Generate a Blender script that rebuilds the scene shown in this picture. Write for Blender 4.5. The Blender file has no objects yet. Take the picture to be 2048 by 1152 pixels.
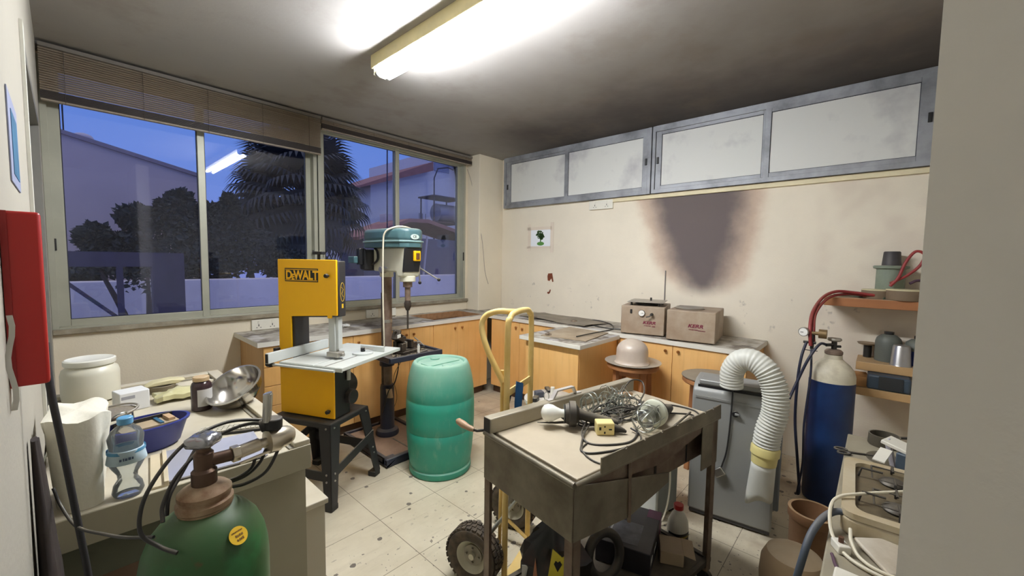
import bpy, math, random
from mathutils import Vector, Matrix
R = math.radians
random.seed(7)
SC = bpy.context.scene
COL = SC.collection

def lin(r, g, b):
    f = lambda c: (c/255/12.92) if c/255 <= .04045 else ((c/255+.055)/1.055)**2.4
    return (f(r), f(g), f(b), 1)

# ---------------- camera ----------------
def make_camera():
    yaw, pitch, roll = R(42.165), R(3.8631), R(.8901)
    f = Vector((math.cos(yaw)*math.cos(pitch), math.sin(yaw)*math.cos(pitch), -math.sin(pitch)))
    r = Vector((math.sin(yaw), -math.cos(yaw), 0)); u = r.cross(f)
    r2 = r*math.cos(roll) + u*math.sin(roll); u2 = -r*math.sin(roll) + u*math.cos(roll)
    cam = bpy.data.cameras.new('camera'); o = bpy.data.objects.new('camera', cam); COL.objects.link(o)
    m = Matrix((r2, u2, -f)).transposed().to_4x4(); m.translation = Vector((-3.7126, -3.751, 1.4702))
    o.matrix_world = m
    cam.sensor_width = 36; cam.sensor_fit = 'HORIZONTAL'; cam.lens = 812.4543*36/2048
    cam.clip_start = .01; cam.clip_end = 300
    SC.camera = o
make_camera()

# ---------------- view ----------------
SC.view_settings.view_transform = 'Standard'; SC.view_settings.look = 'None'
SC.view_settings.gamma = 1; SC.view_settings.use_curve_mapping = False
SC.view_settings.exposure = 0.08
SC.cycles.max_bounces = 10; SC.cycles.diffuse_bounces = 6; SC.cycles.transparent_max_bounces = 16

# ---------------- dusk sky ----------------
def make_world():
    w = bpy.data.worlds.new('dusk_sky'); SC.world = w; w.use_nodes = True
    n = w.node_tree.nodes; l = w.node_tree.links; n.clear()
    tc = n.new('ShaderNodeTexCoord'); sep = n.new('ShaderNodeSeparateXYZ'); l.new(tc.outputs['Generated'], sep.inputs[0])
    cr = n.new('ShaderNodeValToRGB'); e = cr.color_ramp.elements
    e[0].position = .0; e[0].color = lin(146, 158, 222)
    e[1].position = 1.0; e[1].color = lin(255, 244, 240)  # overhead sky, out of view, whitened to light the outside walls
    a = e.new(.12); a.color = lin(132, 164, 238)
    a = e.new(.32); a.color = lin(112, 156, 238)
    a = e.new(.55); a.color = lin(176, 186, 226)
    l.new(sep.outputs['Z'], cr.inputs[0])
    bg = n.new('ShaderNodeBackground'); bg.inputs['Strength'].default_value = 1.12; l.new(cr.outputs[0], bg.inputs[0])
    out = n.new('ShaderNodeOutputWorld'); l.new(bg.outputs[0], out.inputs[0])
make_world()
TUBE_STRENGTH = 188.0

# ---------------- materials ----------------
MAT = {}
def mat(name, rgb, rough=.5, metal=0, var=.08, scale=6, bump=0, bscale=60, dust=0, dcol=(172, 160, 138), rgb2=None, spec=.5, emit=None, es=0, thr=(.35, .7), detail=5, coord='Object'):
    if name in MAT: return MAT[name]
    m = bpy.data.materials.new(name); m.use_nodes = True; n = m.node_tree.nodes; l = m.node_tree.links
    b = n['Principled BSDF']; b.inputs['Roughness'].default_value = rough; b.inputs['Metallic'].default_value = metal
    b.inputs['Specular IOR Level'].default_value = spec
    c = lin(*rgb)
    tc = n.new('ShaderNodeTexCoord')
    ns = n.new('ShaderNodeTexNoise'); ns.inputs['Scale'].default_value = scale; ns.inputs['Detail'].default_value = detail; ns.inputs['Roughness'].default_value = .6
    l.new(tc.outputs[coord], ns.inputs['Vector'])
    cr = n.new('ShaderNodeValToRGB'); e = cr.color_ramp.elements
    e[0].position, e[1].position = thr
    if rgb2: e[0].color = lin(*rgb2); e[1].color = c
    else:
        e[0].color = tuple(x*(1-var) for x in c[:3])+(1,); e[1].color = tuple(min(1, x*(1+var)) for x in c[:3])+(1,)
    l.new(ns.outputs['Fac'], cr.inputs[0]); col = cr.outputs[0]
    if dust:
        g = n.new('ShaderNodeNewGeometry'); sp = n.new('ShaderNodeSeparateXYZ'); l.new(g.outputs['Normal'], sp.inputs[0])
        mr = n.new('ShaderNodeMapRange'); mr.inputs['From Min'].default_value = .35; mr.inputs['From Max'].default_value = .95; mr.inputs['To Max'].default_value = dust
        l.new(sp.outputs['Z'], mr.inputs['Value'])
        n2 = n.new('ShaderNodeTexNoise'); n2.inputs['Scale'].default_value = 14; n2.inputs['Detail'].default_value = 6; l.new(tc.outputs[coord], n2.inputs['Vector'])
        m2 = n.new('ShaderNodeMapRange'); m2.inputs['From Min'].default_value = .3; m2.inputs['From Max'].default_value = .65; m2.inputs['To Min'].default_value = .45; l.new(n2.outputs['Fac'], m2.inputs['Value'])
        mu = n.new('ShaderNodeMath'); mu.operation = 'MULTIPLY'; l.new(mr.outputs[0], mu.inputs[0]); l.new(m2.outputs[0], mu.inputs[1])
        mx = n.new('ShaderNodeMix'); mx.data_type = 'RGBA'; l.new(mu.outputs[0], mx.inputs['Factor']); l.new(col, mx.inputs['A']); mx.inputs['B'].default_value = lin(*dcol)
        col = mx.outputs['Result']
        if rough < .6:
            ra = n.new('ShaderNodeMapRange'); ra.inputs['To Min'].default_value = rough; ra.inputs['To Max'].default_value = .9; l.new(mu.outputs[0], ra.inputs['Value']); l.new(ra.outputs[0], b.inputs['Roughness'])
        if metal > 0:
            rb = n.new('ShaderNodeMapRange'); rb.inputs['To Min'].default_value = metal; rb.inputs['To Max'].default_value = 0; l.new(mu.outputs[0], rb.inputs['Value']); l.new(rb.outputs[0], b.inputs['Metallic'])
    l.new(col, b.inputs['Base Color'])
    if bump:
        nb = n.new('ShaderNodeTexNoise'); nb.inputs['Scale'].default_value = bscale; nb.inputs['Detail'].default_value = 4; l.new(tc.outputs[coord], nb.inputs['Vector'])
        bp_ = n.new('ShaderNodeBump'); bp_.inputs['Strength'].default_value = bump; bp_.inputs['Distance'].default_value = .004
        l.new(nb.outputs['Fac'], bp_.inputs['Height']); l.new(bp_.outputs[0], b.inputs['Normal'])
    if emit: b.inputs['Emission Color'].default_value = lin(*emit); b.inputs['Emission Strength'].default_value = es
    MAT[name] = m
    return m

def glass_mat(name, tint=(255, 255, 255), ior=1.5, haze=0.0, hcol=(200, 200, 200)):
    m = bpy.data.materials.new(name); m.use_nodes = True; n = m.node_tree.nodes; l = m.node_tree.links; n.clear()
    t = n.new('ShaderNodeBsdfTransparent'); t.inputs[0].default_value = lin(*tint)
    g = n.new('ShaderNodeBsdfGlossy'); g.inputs['Roughness'].default_value = .015
    fr = n.new('ShaderNodeFresnel'); fr.inputs[0].default_value = ior
    mx = n.new('ShaderNodeMixShader'); l.new(fr.outputs[0], mx.inputs[0]); l.new(t.outputs[0], mx.inputs[1]); l.new(g.outputs[0], mx.inputs[2])
    o = n.new('ShaderNodeOutputMaterial'); last = mx
    if haze:
        d = n.new('ShaderNodeBsdfDiffuse'); d.inputs[0].default_value = lin(*hcol)
        m2 = n.new('ShaderNodeMixShader'); m2.inputs[0].default_value = haze; l.new(mx.outputs[0], m2.inputs[1]); l.new(d.outputs[0], m2.inputs[2]); last = m2
    l.new(last.outputs[0], o.inputs[0]); MAT[name] = m
    return m

# ---------------- mesh builder ----------------
def smooth_path(pts, k=6):
    P = [Vector(p) for p in pts]
    if len(P) < 3: return P
    out = []
    for i in range(len(P)-1):
        a = P[i-1] if i else P[0]*2-P[1]; b = P[i]; c = P[i+1]; d = P[i+2] if i+2 < len(P) else P[-1]*2-P[-2]
        for j in range(k):
            t = j/k
            out.append(.5*((2*b)+(-a+c)*t+(2*a-5*b+4*c-d)*t*t+(-a+3*b-3*c+d)*t**3))
    out.append(P[-1]); return out

class MB:
    def __init__(s): s.v = []; s.f = []; s.M = Matrix.Identity(4)
    def add(s, vs, fs):
        o = len(s.v); s.v += [tuple(s.M @ Vector(v)) for v in vs]; s.f += [tuple(i+o for i in f) for f in fs]; return s
    def box(s, x0, y0, z0, x1, y1, z1):
        x0, x1 = sorted((x0, x1)); y0, y1 = sorted((y0, y1)); z0, z1 = sorted((z0, z1))
        return s.add([(x0,y0,z0),(x1,y0,z0),(x1,y1,z0),(x0,y1,z0),(x0,y0,z1),(x1,y0,z1),(x1,y1,z1),(x0,y1,z1)],
                     [(0,3,2,1),(4,5,6,7),(0,1,5,4),(1,2,6,5),(2,3,7,6),(3,0,4,7)])
    def prism(s, poly, z0, z1, axis='z'):
        n = len(poly)
        def P(p, h): return {'z': (p[0], p[1], h), 'y': (p[0], h, p[1]), 'x': (h, p[0], p[1])}[axis]
        vs = [P(p, z0) for p in poly]+[P(p, z1) for p in poly]
        fs = [tuple(range(n))[::-1], tuple(range(n, 2*n))]+[(i, (i+1) % n, n+(i+1) % n, n+i) for i in range(n)]
        return s.add(vs, fs)
    def tube(s, pts, r, n=12, closed=False, cap=True):
        P = [Vector(p) for p in pts]; m = len(P); rr = r if isinstance(r, (list, tuple)) else [r]*m
        T = []
        for i in range(m):
            if closed: t = P[(i+1) % m]-P[i-1]
            else: t = P[min(i+1, m-1)]-P[max(i-1, 0)]
            T.append(t.normalized() if t.length > 1e-9 else Vector((0, 0, 1)))
        up = Vector((0, 0, 1)) if abs(T[0].z) < .9 else Vector((1, 0, 0))
        nx = T[0].cross(up).normalized(); vs = []
        for i in range(m):
            nx = (nx-T[i]*nx.dot(T[i])).normalized(); ny = T[i].cross(nx)
            for j in range(n):
                a = 2*math.pi*j/n; vs.append(P[i]+(nx*math.cos(a)+ny*math.sin(a))*rr[i])
        fs = []
        for i in range(m if closed else m-1):
            i2 = (i+1) % m
            for j in range(n): fs.append((i*n+j, i*n+(j+1) % n, i2*n+(j+1) % n, i2*n+j))
        if cap and not closed: fs += [tuple(range(n))[::-1], tuple(range((m-1)*n, m*n))]
        return s.add(vs, fs)
    def cyl(s, a, b, r0, r1=None, n=24): return s.tube([a, b], [r0, r0 if r1 is None else r1], n)
    def lathe(s, prof, c=(0, 0, 0), n=40, sx=1, sy=1):
        vs = []; m = len(prof)
        for r, z in prof:
            for j in range(n):
                a = 2*math.pi*j/n; vs.append((c[0]+r*sx*math.cos(a), c[1]+r*sy*math.sin(a), c[2]+z))
        fs = [(i*n+j, i*n+(j+1) % n, (i+1)*n+(j+1) % n, (i+1)*n+j) for i in range(m-1) for j in range(n)]
        if prof[0][0] > 1e-6: fs.append(tuple(range(n))[::-1])
        if prof[-1][0] > 1e-6: fs.append(tuple(range((m-1)*n, m*n)))
        return s.add(vs, fs)
    def ball(s, c, r, n=16, sz=1):
        pr = [(max(1e-7, r*math.sin(math.pi*i/n)), -r*sz*math.cos(math.pi*i/n)) for i in range(n+1)]
        return s.lathe(pr, c, n*2)
    def grid(s, f, nu, nv, thick=0):
        vs = [f(i/nu, j/nv) for i in range(nu+1) for j in range(nv+1)]; k = nv+1
        fs = [(i*k+j, (i+1)*k+j, (i+1)*k+j+1, i*k+j+1) for i in range(nu) for j in range(nv)]
        if thick:
            N = len(vs); vs += [(v[0], v[1], v[2]-thick) for v in vs]
            fs2 = [tuple(N+q for q in ff)[::-1] for ff in fs]
            bd = [i*k for i in range(nu+1)]+[nu*k+j for j in range(1, nv+1)]+[i*k+nv for i in range(nu-1, -1, -1)]+[j for j in range(nv-1, 0, -1)]
            fs = fs+fs2+[(bd[(i+1) % len(bd)], bd[i], N+bd[i], N+bd[(i+1) % len(bd)]) for i in range(len(bd))]
        return s.add(vs, fs)
    def build(s, name, m, parent=None, bev=0, ang=38, loc=None, seg=2):
        me = bpy.data.meshes.new(name)
        me.from_pydata(s.v, [], s.f); me.validate()
        import bmesh
        bm = bmesh.new(); bm.from_mesh(me); bmesh.ops.remove_doubles(bm, verts=bm.verts, dist=1e-6)
        bmesh.ops.recalc_face_normals(bm, faces=bm.faces); bm.to_mesh(me); bm.free()
        me.polygons.foreach_set('use_smooth', [True]*len(me.polygons)); me.set_sharp_from_angle(angle=R(ang))
        ms = m if isinstance(m, list) else [m]
        for q in ms: me.materials.append(q)
        o = bpy.data.objects.new(name, me); COL.objects.link(o)
        if parent: o.parent = parent
        if loc: o.location = loc
        if bev:
            b = o.modifiers.new('edge', 'BEVEL'); b.width = bev; b.segments = seg; b.limit_method = 'ANGLE'; b.angle_limit = R(35)
        return o

def thing(name, label, cat, loc=(0, 0, 0), rz=0, group=None):
    o = bpy.data.objects.new(name, None); COL.objects.link(o); o.location = loc; o.rotation_euler = (0, 0, R(rz))
    o.empty_display_size = .05
    return tag(o, label, cat, group)
def tag(o, label, cat, group=None, kind=None):
    o['label'] = label; o['category'] = cat
    if group: o['group'] = group
    if kind: o['kind'] = kind
    return o
def struct(o): o['kind'] = 'structure'; return o
def dup(root, loc=None, rz=None, label=None, parent=None):
    c = root.copy(); COL.objects.link(c)
    if parent is not None: c.parent = parent
    if loc is not None: c.location = loc
    if rz is not None: c.rotation_euler = (0, 0, R(rz))
    if label: c['label'] = label
    for ch in list(root.children): dup(ch, parent=c)
    return c
def bx(name, m, parent, x0, y0, z0, x1, y1, z1, bev=0): return MB().box(x0, y0, z0, x1, y1, z1).build(name, m, parent, bev)
def text_mesh(name, body, size, m, parent, mtx, depth=.0008, shear=0, bold=0, sx=1):
    cu = bpy.data.curves.new(name, 'FONT'); cu.body = body; cu.size = size; cu.extrude = depth; cu.shear = shear; cu.offset = bold; cu.align_x = 'CENTER'; cu.align_y = 'CENTER'
    t = bpy.data.objects.new(name, cu); COL.objects.link(t)
    dg = bpy.context.evaluated_depsgraph_get(); dg.update()
    me = bpy.data.meshes.new_from_object(t.evaluated_get(dg)); bpy.data.objects.remove(t)
    me.transform(mtx @ Matrix.Diagonal((sx, 1, 1, 1))); me.materials.clear(); me.materials.append(m)
    o = bpy.data.objects.new(name, me); COL.objects.link(o); o.parent = parent
    return o
def print_marks(name, m, parent, mtx, rows, seed=1, depth=.0005):
    "rows of small unreadable printed strokes: (centre x, y, width, stroke height)"
    r = random.Random(seed); b = MB(); b.M = mtx
    for cx, cy, w, h in rows:
        x = cx-w/2
        while x < cx+w/2-h*.3:
            q = min(h*r.uniform(.3, .75), cx+w/2-x); b.box(x, cy-h*r.uniform(.3, .5), -depth, x+q, cy+h*r.uniform(.3, .5), depth); x += q+h*r.uniform(.15, .3)
    return b.build(name, m, parent)
def frame(o, xdir, ydir):
    "matrix with local x along xdir, local y along ydir, at o"
    x = Vector(xdir).normalized(); y = Vector(ydir).normalized(); z = x.cross(y).normalized()
    m = Matrix((x, y, z)).transposed().to_4x4(); m.translation = Vector(o); return m
# ---------------- room shell ----------------
H = 2.708
def nd(m): return m.node_tree.nodes, m.node_tree.links
def math_node(n, l, op, a, b=None, clamp=False):
    q = n.new('ShaderNodeMath'); q.operation = op; q.use_clamp = clamp
    for i, v in enumerate((a, b)):
        if v is None: continue
        if isinstance(v, (int, float)): q.inputs[i].default_value = v
        else: l.new(v, q.inputs[i])
    return q.outputs[0]
def mix_into(m, fac, rgb, rgb_is_lin=False):
    "put a stain of colour rgb over the current base colour of m"
    n, l = nd(m); b = n['Principled BSDF']; cur = b.inputs['Base Color'].links[0].from_socket
    mx = n.new('ShaderNodeMix'); mx.data_type = 'RGBA'; l.new(fac, mx.inputs['Factor']); l.new(cur, mx.inputs['A']); mx.inputs['B'].default_value = lin(*rgb)
    l.new(mx.outputs['Result'], b.inputs['Base Color'])
def pos(n, l):
    g = n.new('ShaderNodeNewGeometry'); s = n.new('ShaderNodeSeparateXYZ'); l.new(g.outputs['Position'], s.inputs[0]); return s.outputs, g.outputs['Position']
def noise(n, l, vec, scale, detail=4, rough=.6):
    q = n.new('ShaderNodeTexNoise'); q.inputs['Scale'].default_value = scale; q.inputs['Detail'].default_value = detail; q.inputs['Roughness'].default_value = rough; l.new(vec, q.inputs['Vector']); return q.outputs['Fac']
def smooth(n, l, v, a, b, lo=0, hi=1):
    q = n.new('ShaderNodeMapRange'); q.interpolation_type = 'SMOOTHSTEP'
    for k, x in (('From Min', a), ('From Max', b), ('To Min', lo), ('To Max', hi)): q.inputs[k].default_value = x
    l.new(v, q.inputs['Value']); return q.outputs[0]

WALL = mat('cream_wall_paint', (226, 215, 192), .85, var=.05, scale=1.6, bump=.25, bscale=90)
GREYW = mat('grey_wall_paint', (240, 237, 232), .85, var=.02, scale=1.5, bump=.15, bscale=90)
# right wall, with the soot burn under the clerestory windows
SOOTW = mat('sooty_cream_wall', (228, 218, 198), .85, var=.05, scale=1.6, bump=.25, bscale=90)
def soot_wall():
    n, l = nd(SOOTW); (X, Y, Z), P = pos(n, l)
    nz = noise(n, l, P, 5, 5)
    t = math_node(n, l, 'DIVIDE', math_node(n, l, 'SUBTRACT', Z, 1.16), .93)            # 0 at the tip, 1 at the top
    tc = math_node(n, l, 'MAXIMUM', t, 0.0)
    w = math_node(n, l, 'MULTIPLY', math_node(n, l, 'POWER', tc, .36), .48)
    yc = math_node(n, l, 'ADD', math_node(n, l, 'MULTIPLY', t, .10), -2.62)
    d = math_node(n, l, 'ABSOLUTE', math_node(n, l, 'SUBTRACT', Y, yc))
    e = math_node(n, l, 'ADD', math_node(n, l, 'SUBTRACT', w, d), math_node(n, l, 'MULTIPLY', math_node(n, l, 'SUBTRACT', nz, .5), .16))
    k = math_node(n, l, 'MULTIPLY', smooth(n, l, e, -.06, .22), smooth(n, l, Z, 1.14, 1.3))
    halo = math_node(n, l, 'MULTIPLY', math_node(n, l, 'MULTIPLY', smooth(n, l, e, -.13, .02), smooth(n, l, Z, 1.14, 1.4)), .55)
    mix_into(SOOTW, halo, (180, 142, 120))
    mix_into(SOOTW, math_node(n, l, 'MULTIPLY', k, .96), (96, 87, 88))
    # smaller grey smudges low on the wall, and faint drips on the right
    s2 = math_node(n, l, 'MULTIPLY', smooth(n, l, noise(n, l, P, 9, 3), .62, .74), math_node(n, l, 'MULTIPLY', smooth(n, l, Z, 1.26, 1.16), smooth(n, l, Z, .9, 1.05)))
    mix_into(SOOTW, math_node(n, l, 'MULTIPLY', s2, .75), (120, 110, 104))
    s3 = math_node(n, l, 'MULTIPLY', smooth(n, l, Y, -3.35, -3.45), smooth(n, l, noise(n, l, P, 3, 2), .4, .6))
    mix_into(SOOTW, math_node(n, l, 'MULTIPLY', s3, .3), (196, 178, 164))
soot_wall()
CEIL = mat('sooty_ceiling', (168, 164, 158), .9, var=.05, scale=1.2, bump=.12, bscale=70)
def soot_ceiling():
    n, l = nd(CEIL); (X, Y, Z), P = pos(n, l)
    nz = math_node(n, l, 'SUBTRACT', noise(n, l, P, 1.3, 5), .5)
    dx = math_node(n, l, 'ABSOLUTE', X)
    # black along the clerestory, brown further out, patchy
    wob = math_node(n, l, 'ADD', dx, math_node(n, l, 'MULTIPLY', nz, 1.2))
    a = smooth(n, l, wob, 2.3, .2)
    b = smooth(n, l, Y, -.1, -1.3)
    c = smooth(n, l, wob, 1.3, .0)
    mix_into(CEIL, math_node(n, l, 'MULTIPLY', math_node(n, l, 'MULTIPLY', a, b), .85), (98, 87, 82))
    mix_into(CEIL, math_node(n, l, 'MULTIPLY', math_node(n, l, 'MULTIPLY', c, b), .8), (58, 54, 54))
    mix_into(CEIL, math_node(n, l, 'MULTIPLY', smooth(n, l, noise(n, l, P, 2.4, 5), .5, .7), .3), (120, 105, 90))
soot_ceiling()
FLOOR = mat('cream_floor_tiles', (214, 204, 180), .42, var=.07, scale=3, bump=.05, bscale=30, rgb2=(194, 183, 158))
def floor_tiles():
    n, l = nd(FLOOR); (X, Y, Z), P = pos(n, l)
    def line(s, o):
        f = math_node(n, l, 'FRACT', math_node(n, l, 'DIVIDE', math_node(n, l, 'SUBTRACT', s, o), .3798))
        return math_node(n, l, 'GREATER_THAN', math_node(n, l, 'ABSOLUTE', math_node(n, l, 'SUBTRACT', f, .5)), .4955)
    g = math_node(n, l, 'MAXIMUM', line(X, -2.5716+.0), line(Y, -1.3626))
    brown = math_node(n, l, 'MULTIPLY', smooth(n, l, noise(n, l, P, 1.6, 4), .45, .65), smooth(n, l, Y, -1.6, -.7))
    mix_into(FLOOR, math_node(n, l, 'MULTIPLY', brown, .55), (150, 118, 90))
    d2 = math_node(n, l, 'MULTIPLY', smooth(n, l, noise(n, l, P, 2.6, 5), .48, .68), smooth(n, l, X, -2.0, -1.2))
    mix_into(FLOOR, math_node(n, l, 'MULTIPLY', d2, .5), (128, 104, 82))
    streak = n.new('ShaderNodeMapping'); streak.inputs['Scale'].default_value = (2, 14, 1); l.new(P, streak.inputs[0])
    mix_into(FLOOR, math_node(n, l, 'MULTIPLY', smooth(n, l, noise(n, l, streak.outputs[0], 2.2, 6, .7), .5, .75), .35), (170, 158, 134))
    mix_into(FLOOR, math_node(n, l, 'MULTIPLY', g, .8), (88, 76, 60))
    # paint and resin spots, denser in the foreground
    vo = n.new('ShaderNodeTexVoronoi'); vo.inputs['Scale'].default_value = 11; vo.inputs['Randomness'].default_value = 1; l.new(P, vo.inputs['Vector'])
    rnd = n.new('ShaderNodeSeparateColor'); l.new(vo.outputs['Color'], rnd.inputs[0])
    rad = math_node(n, l, 'ADD', math_node(n, l, 'MULTIPLY', rnd.outputs[0], .16), .03)
    dd = math_node(n, l, 'SUBTRACT', math_node(n, l, 'ADD', vo.outputs['Distance'], math_node(n, l, 'MULTIPLY', noise(n, l, P, 60, 2), .12)), .06)
    sp = math_node(n, l, 'LESS_THAN', dd, rad)
    keep = math_node(n, l, 'GREATER_THAN', math_node(n, l, 'ADD', rnd.outputs[1], smooth(n, l, Y, -1.0, -2.3, 0, .55)), .66)
    mix_into(FLOOR, math_node(n, l, 'MULTIPLY', math_node(n, l, 'MULTIPLY', sp, keep), .85), (88, 80, 76))
def floor_specks():
    n, l = nd(FLOOR); (X, Y, Z), P = pos(n, l)
    near = smooth(n, l, math_node(n, l, 'ADD', Y, math_node(n, l, 'MULTIPLY', noise(n, l, P, 2, 3), .8)), -1.2, -1.9)
    for sc, th, st in ((26, .70, (1, 1, 1)), (13, .74, (1, 2.6, 1)), (44, .66, (1.6, 1, 1))):
        mp = n.new('ShaderNodeMapping'); mp.inputs['Scale'].default_value = st; mp.inputs['Rotation'].default_value = (0, 0, .7); l.new(P, mp.inputs[0])
        vo = n.new('ShaderNodeTexVoronoi'); vo.inputs['Scale'].default_value = sc; l.new(mp.outputs[0], vo.inputs['Vector'])
        rn = n.new('ShaderNodeSeparateColor'); l.new(vo.outputs['Color'], rn.inputs[0])
        wob = math_node(n, l, 'ADD', vo.outputs['Distance'], math_node(n, l, 'MULTIPLY', noise(n, l, P, 90, 2), .25))
        sp = math_node(n, l, 'LESS_THAN', wob, math_node(n, l, 'ADD', math_node(n, l, 'MULTIPLY', rn.outputs[1], .2), .16))
        keep = math_node(n, l, 'GREATER_THAN', rn.outputs[0], th)
        mix_into(FLOOR, math_node(n, l, 'MULTIPLY', math_node(n, l, 'MULTIPLY', math_node(n, l, 'MULTIPLY', sp, keep), near), .8), (92, 84, 80))
floor_tiles()
floor_specks()

struct(MB().box(-4.1, -5.1, -.12, .2, .25, 0).build('floor', FLOOR))
struct(MB().box(-4.1, -5.1, H, .2, .25, H+.15).build('ceiling', CEIL))
WX0, WX1, WZ0, WZ1 = -3.775, -.437, 1.0, 2.64
w = MB(); w.box(-4.1, 0, 0, .15, .18, WZ0); w.box(-4.1, 0, WZ1, .15, .18, H); w.box(WX1, 0, WZ0, .15, .18, WZ1); w.box(-4.1, 0, WZ0, WX0, .18, WZ1)
struct(w.build('wall_window_side', WALL))
struct(MB().box(0, -5.1, 0, .15, 0, H).build('wall_right', SOOTW))
struct(MB().box(-.398, -.21, 0, 0, 0, H).build('wall_corner_pier', WALL, bev=.008))
struct(MB().box(-4.1, -5.1, 0, .15, -4.9, H).build('wall_rear', mat('white_rear_wall', (238, 236, 228), .85)))  # unseen wall, its white chosen to bounce more light into the room
DY0, DY1, DZ = -1.74, -.44, 2.17
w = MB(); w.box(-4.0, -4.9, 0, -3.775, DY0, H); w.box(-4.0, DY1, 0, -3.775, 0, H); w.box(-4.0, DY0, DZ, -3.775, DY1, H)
struct(w.build('wall_left', mat('dimmed_left_wall', (168, 163, 150), .85, var=.03, scale=2, bump=.2, bscale=90)))  # wall colour darkened to stand in for weaker light near the camera
struct(MB().prism([(-3.0, -4.9), (-2.86, -4.9), (-2.86, -3.86), (-3.0, -3.788)], 0, H).build('wall_partition', GREYW))
# door in the left wall
DFR = mat('grey_door_paint', (176, 176, 166), .5)
d = struct(MB().box(-3.93, DY0, 0, -3.89, DY1, DZ).build('door_1', DFR))
f = MB(); f.box(-3.93, DY0, 0, -3.772, DY0+.04, DZ); f.box(-3.93, DY1-.04, 0, -3.772, DY1, DZ); f.box(-3.93, DY0, DZ-.04, -3.772, DY1, DZ)
f.build('door_frame', mat('dark_door_frame', (120, 118, 112), .6), d)
MB().tube([(-3.89, DY0+.12, 1.02), (-3.85, DY0+.12, 1.02), (-3.85, DY0+.24, 1.02)], .009).build('door_handle', mat('dull_aluminium', (150, 150, 146), .35, .9), d)

# ---- windows with sliding aluminium sashes ----
ALU = mat('window_aluminium', (176, 176, 160), .45, .35, var=.06, dust=.3)
GLASS = glass_mat('window_glass', (226, 228, 238), 1.52, .012, (190, 190, 210))
BLK = mat('black_plastic', (26, 26, 28), .45, var=.15, dust=.35)
SEAL = mat('dark_rubber_seal', (40, 42, 56), .6)
def sash(parent, x0, x1, z0, z1, y, lw, rw, h=.045):
    f = MB(); f.box(x0, y-.016, z0, x0+lw, y+.016, z1); f.box(x1-rw, y-.016, z0, x1, y+.016, z1)
    f.box(x0+lw, y-.016, z0, x1-rw, y+.016, z0+h); f.box(x0+lw, y-.016, z1-h, x1-rw, y+.016, z1)
    s = f.build('window_sash', ALU, parent, .003)
    MB().box(x0+lw-.004, y-.003, z0+h-.004, x1-rw+.004, y+.003, z1-h+.004).build('window_pane', GLASS, s)
    k = MB(); t = .004
    for a, b, c, dd in ((x0+lw, z0+h, x0+lw+t, z1-h), (x1-rw-t, z0+h, x1-rw, z1-h), (x0+lw, z0+h, x1-rw, z0+h+t), (x0+lw, z1-h-t, x1-rw, z1-h)): k.box(a, y-.0145, b, c, y-.0125, dd)
    k.build('window_seal', SEAL, s)
    return s
def window(name, x0, x1, xm, ml):
    f = MB(); f.box(x0, -.012, WZ0, x0+.03, .12, WZ1); f.box(x1-.03, -.012, WZ0, x1, .12, WZ1); f.box(x0+.03, -.012, WZ0, x1-.03, .12, WZ0+.012); f.box(x0+.03, -.012, WZ1-.03, x1-.03, .12, WZ1)
    fr = struct(f.build(name, ALU, bev=.002))
    a = sash(fr, x0+.02, xm+.035, WZ0+.012, WZ1-.02, .035, ml, .045)
    b = sash(fr, xm-.005, x1-.02, WZ0+.012, WZ1-.02, .072, .045, .05)
    return fr, a, b
w1, sa, sb = window('window_1', WX0, -2.175, -3.01, .06)
w2, sc_, sd = window('window_2', -2.165, WX1, -1.36, .045)
def latch(x, z, parent, h=.075): MB().box(x-.009, .01, z-h/2, x+.009, .022, z+h/2).build('latch', BLK, parent, .003)
latch(-3.745, 1.525, sa)
latch(-2.205, 1.52, w1, .03); latch(-2.128, 1.50, sc_, .06)
MB().box(-.476, -.02, 1.46, -.462, -.012, 1.56).build('latch', BLK, w2, .002)
SILL = mat('grimy_sill', (168, 160, 140), .8, var=.12, scale=8, rgb2=(120, 110, 92), bump=.4, bscale=40)
s = MB(); s.box(-3.775, -.03, .968, -.40, 0, 1.0); s.box(-3.775, 0, .99, -.43, .035, 1.003)
struct(s.build('trim_1', SILL, bev=.004))
struct(MB().box(-3.775, -.03, H-.05, -.398, -.002, H).build('trim_2', mat('track_grey', (92, 88, 82), .7)))

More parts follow.
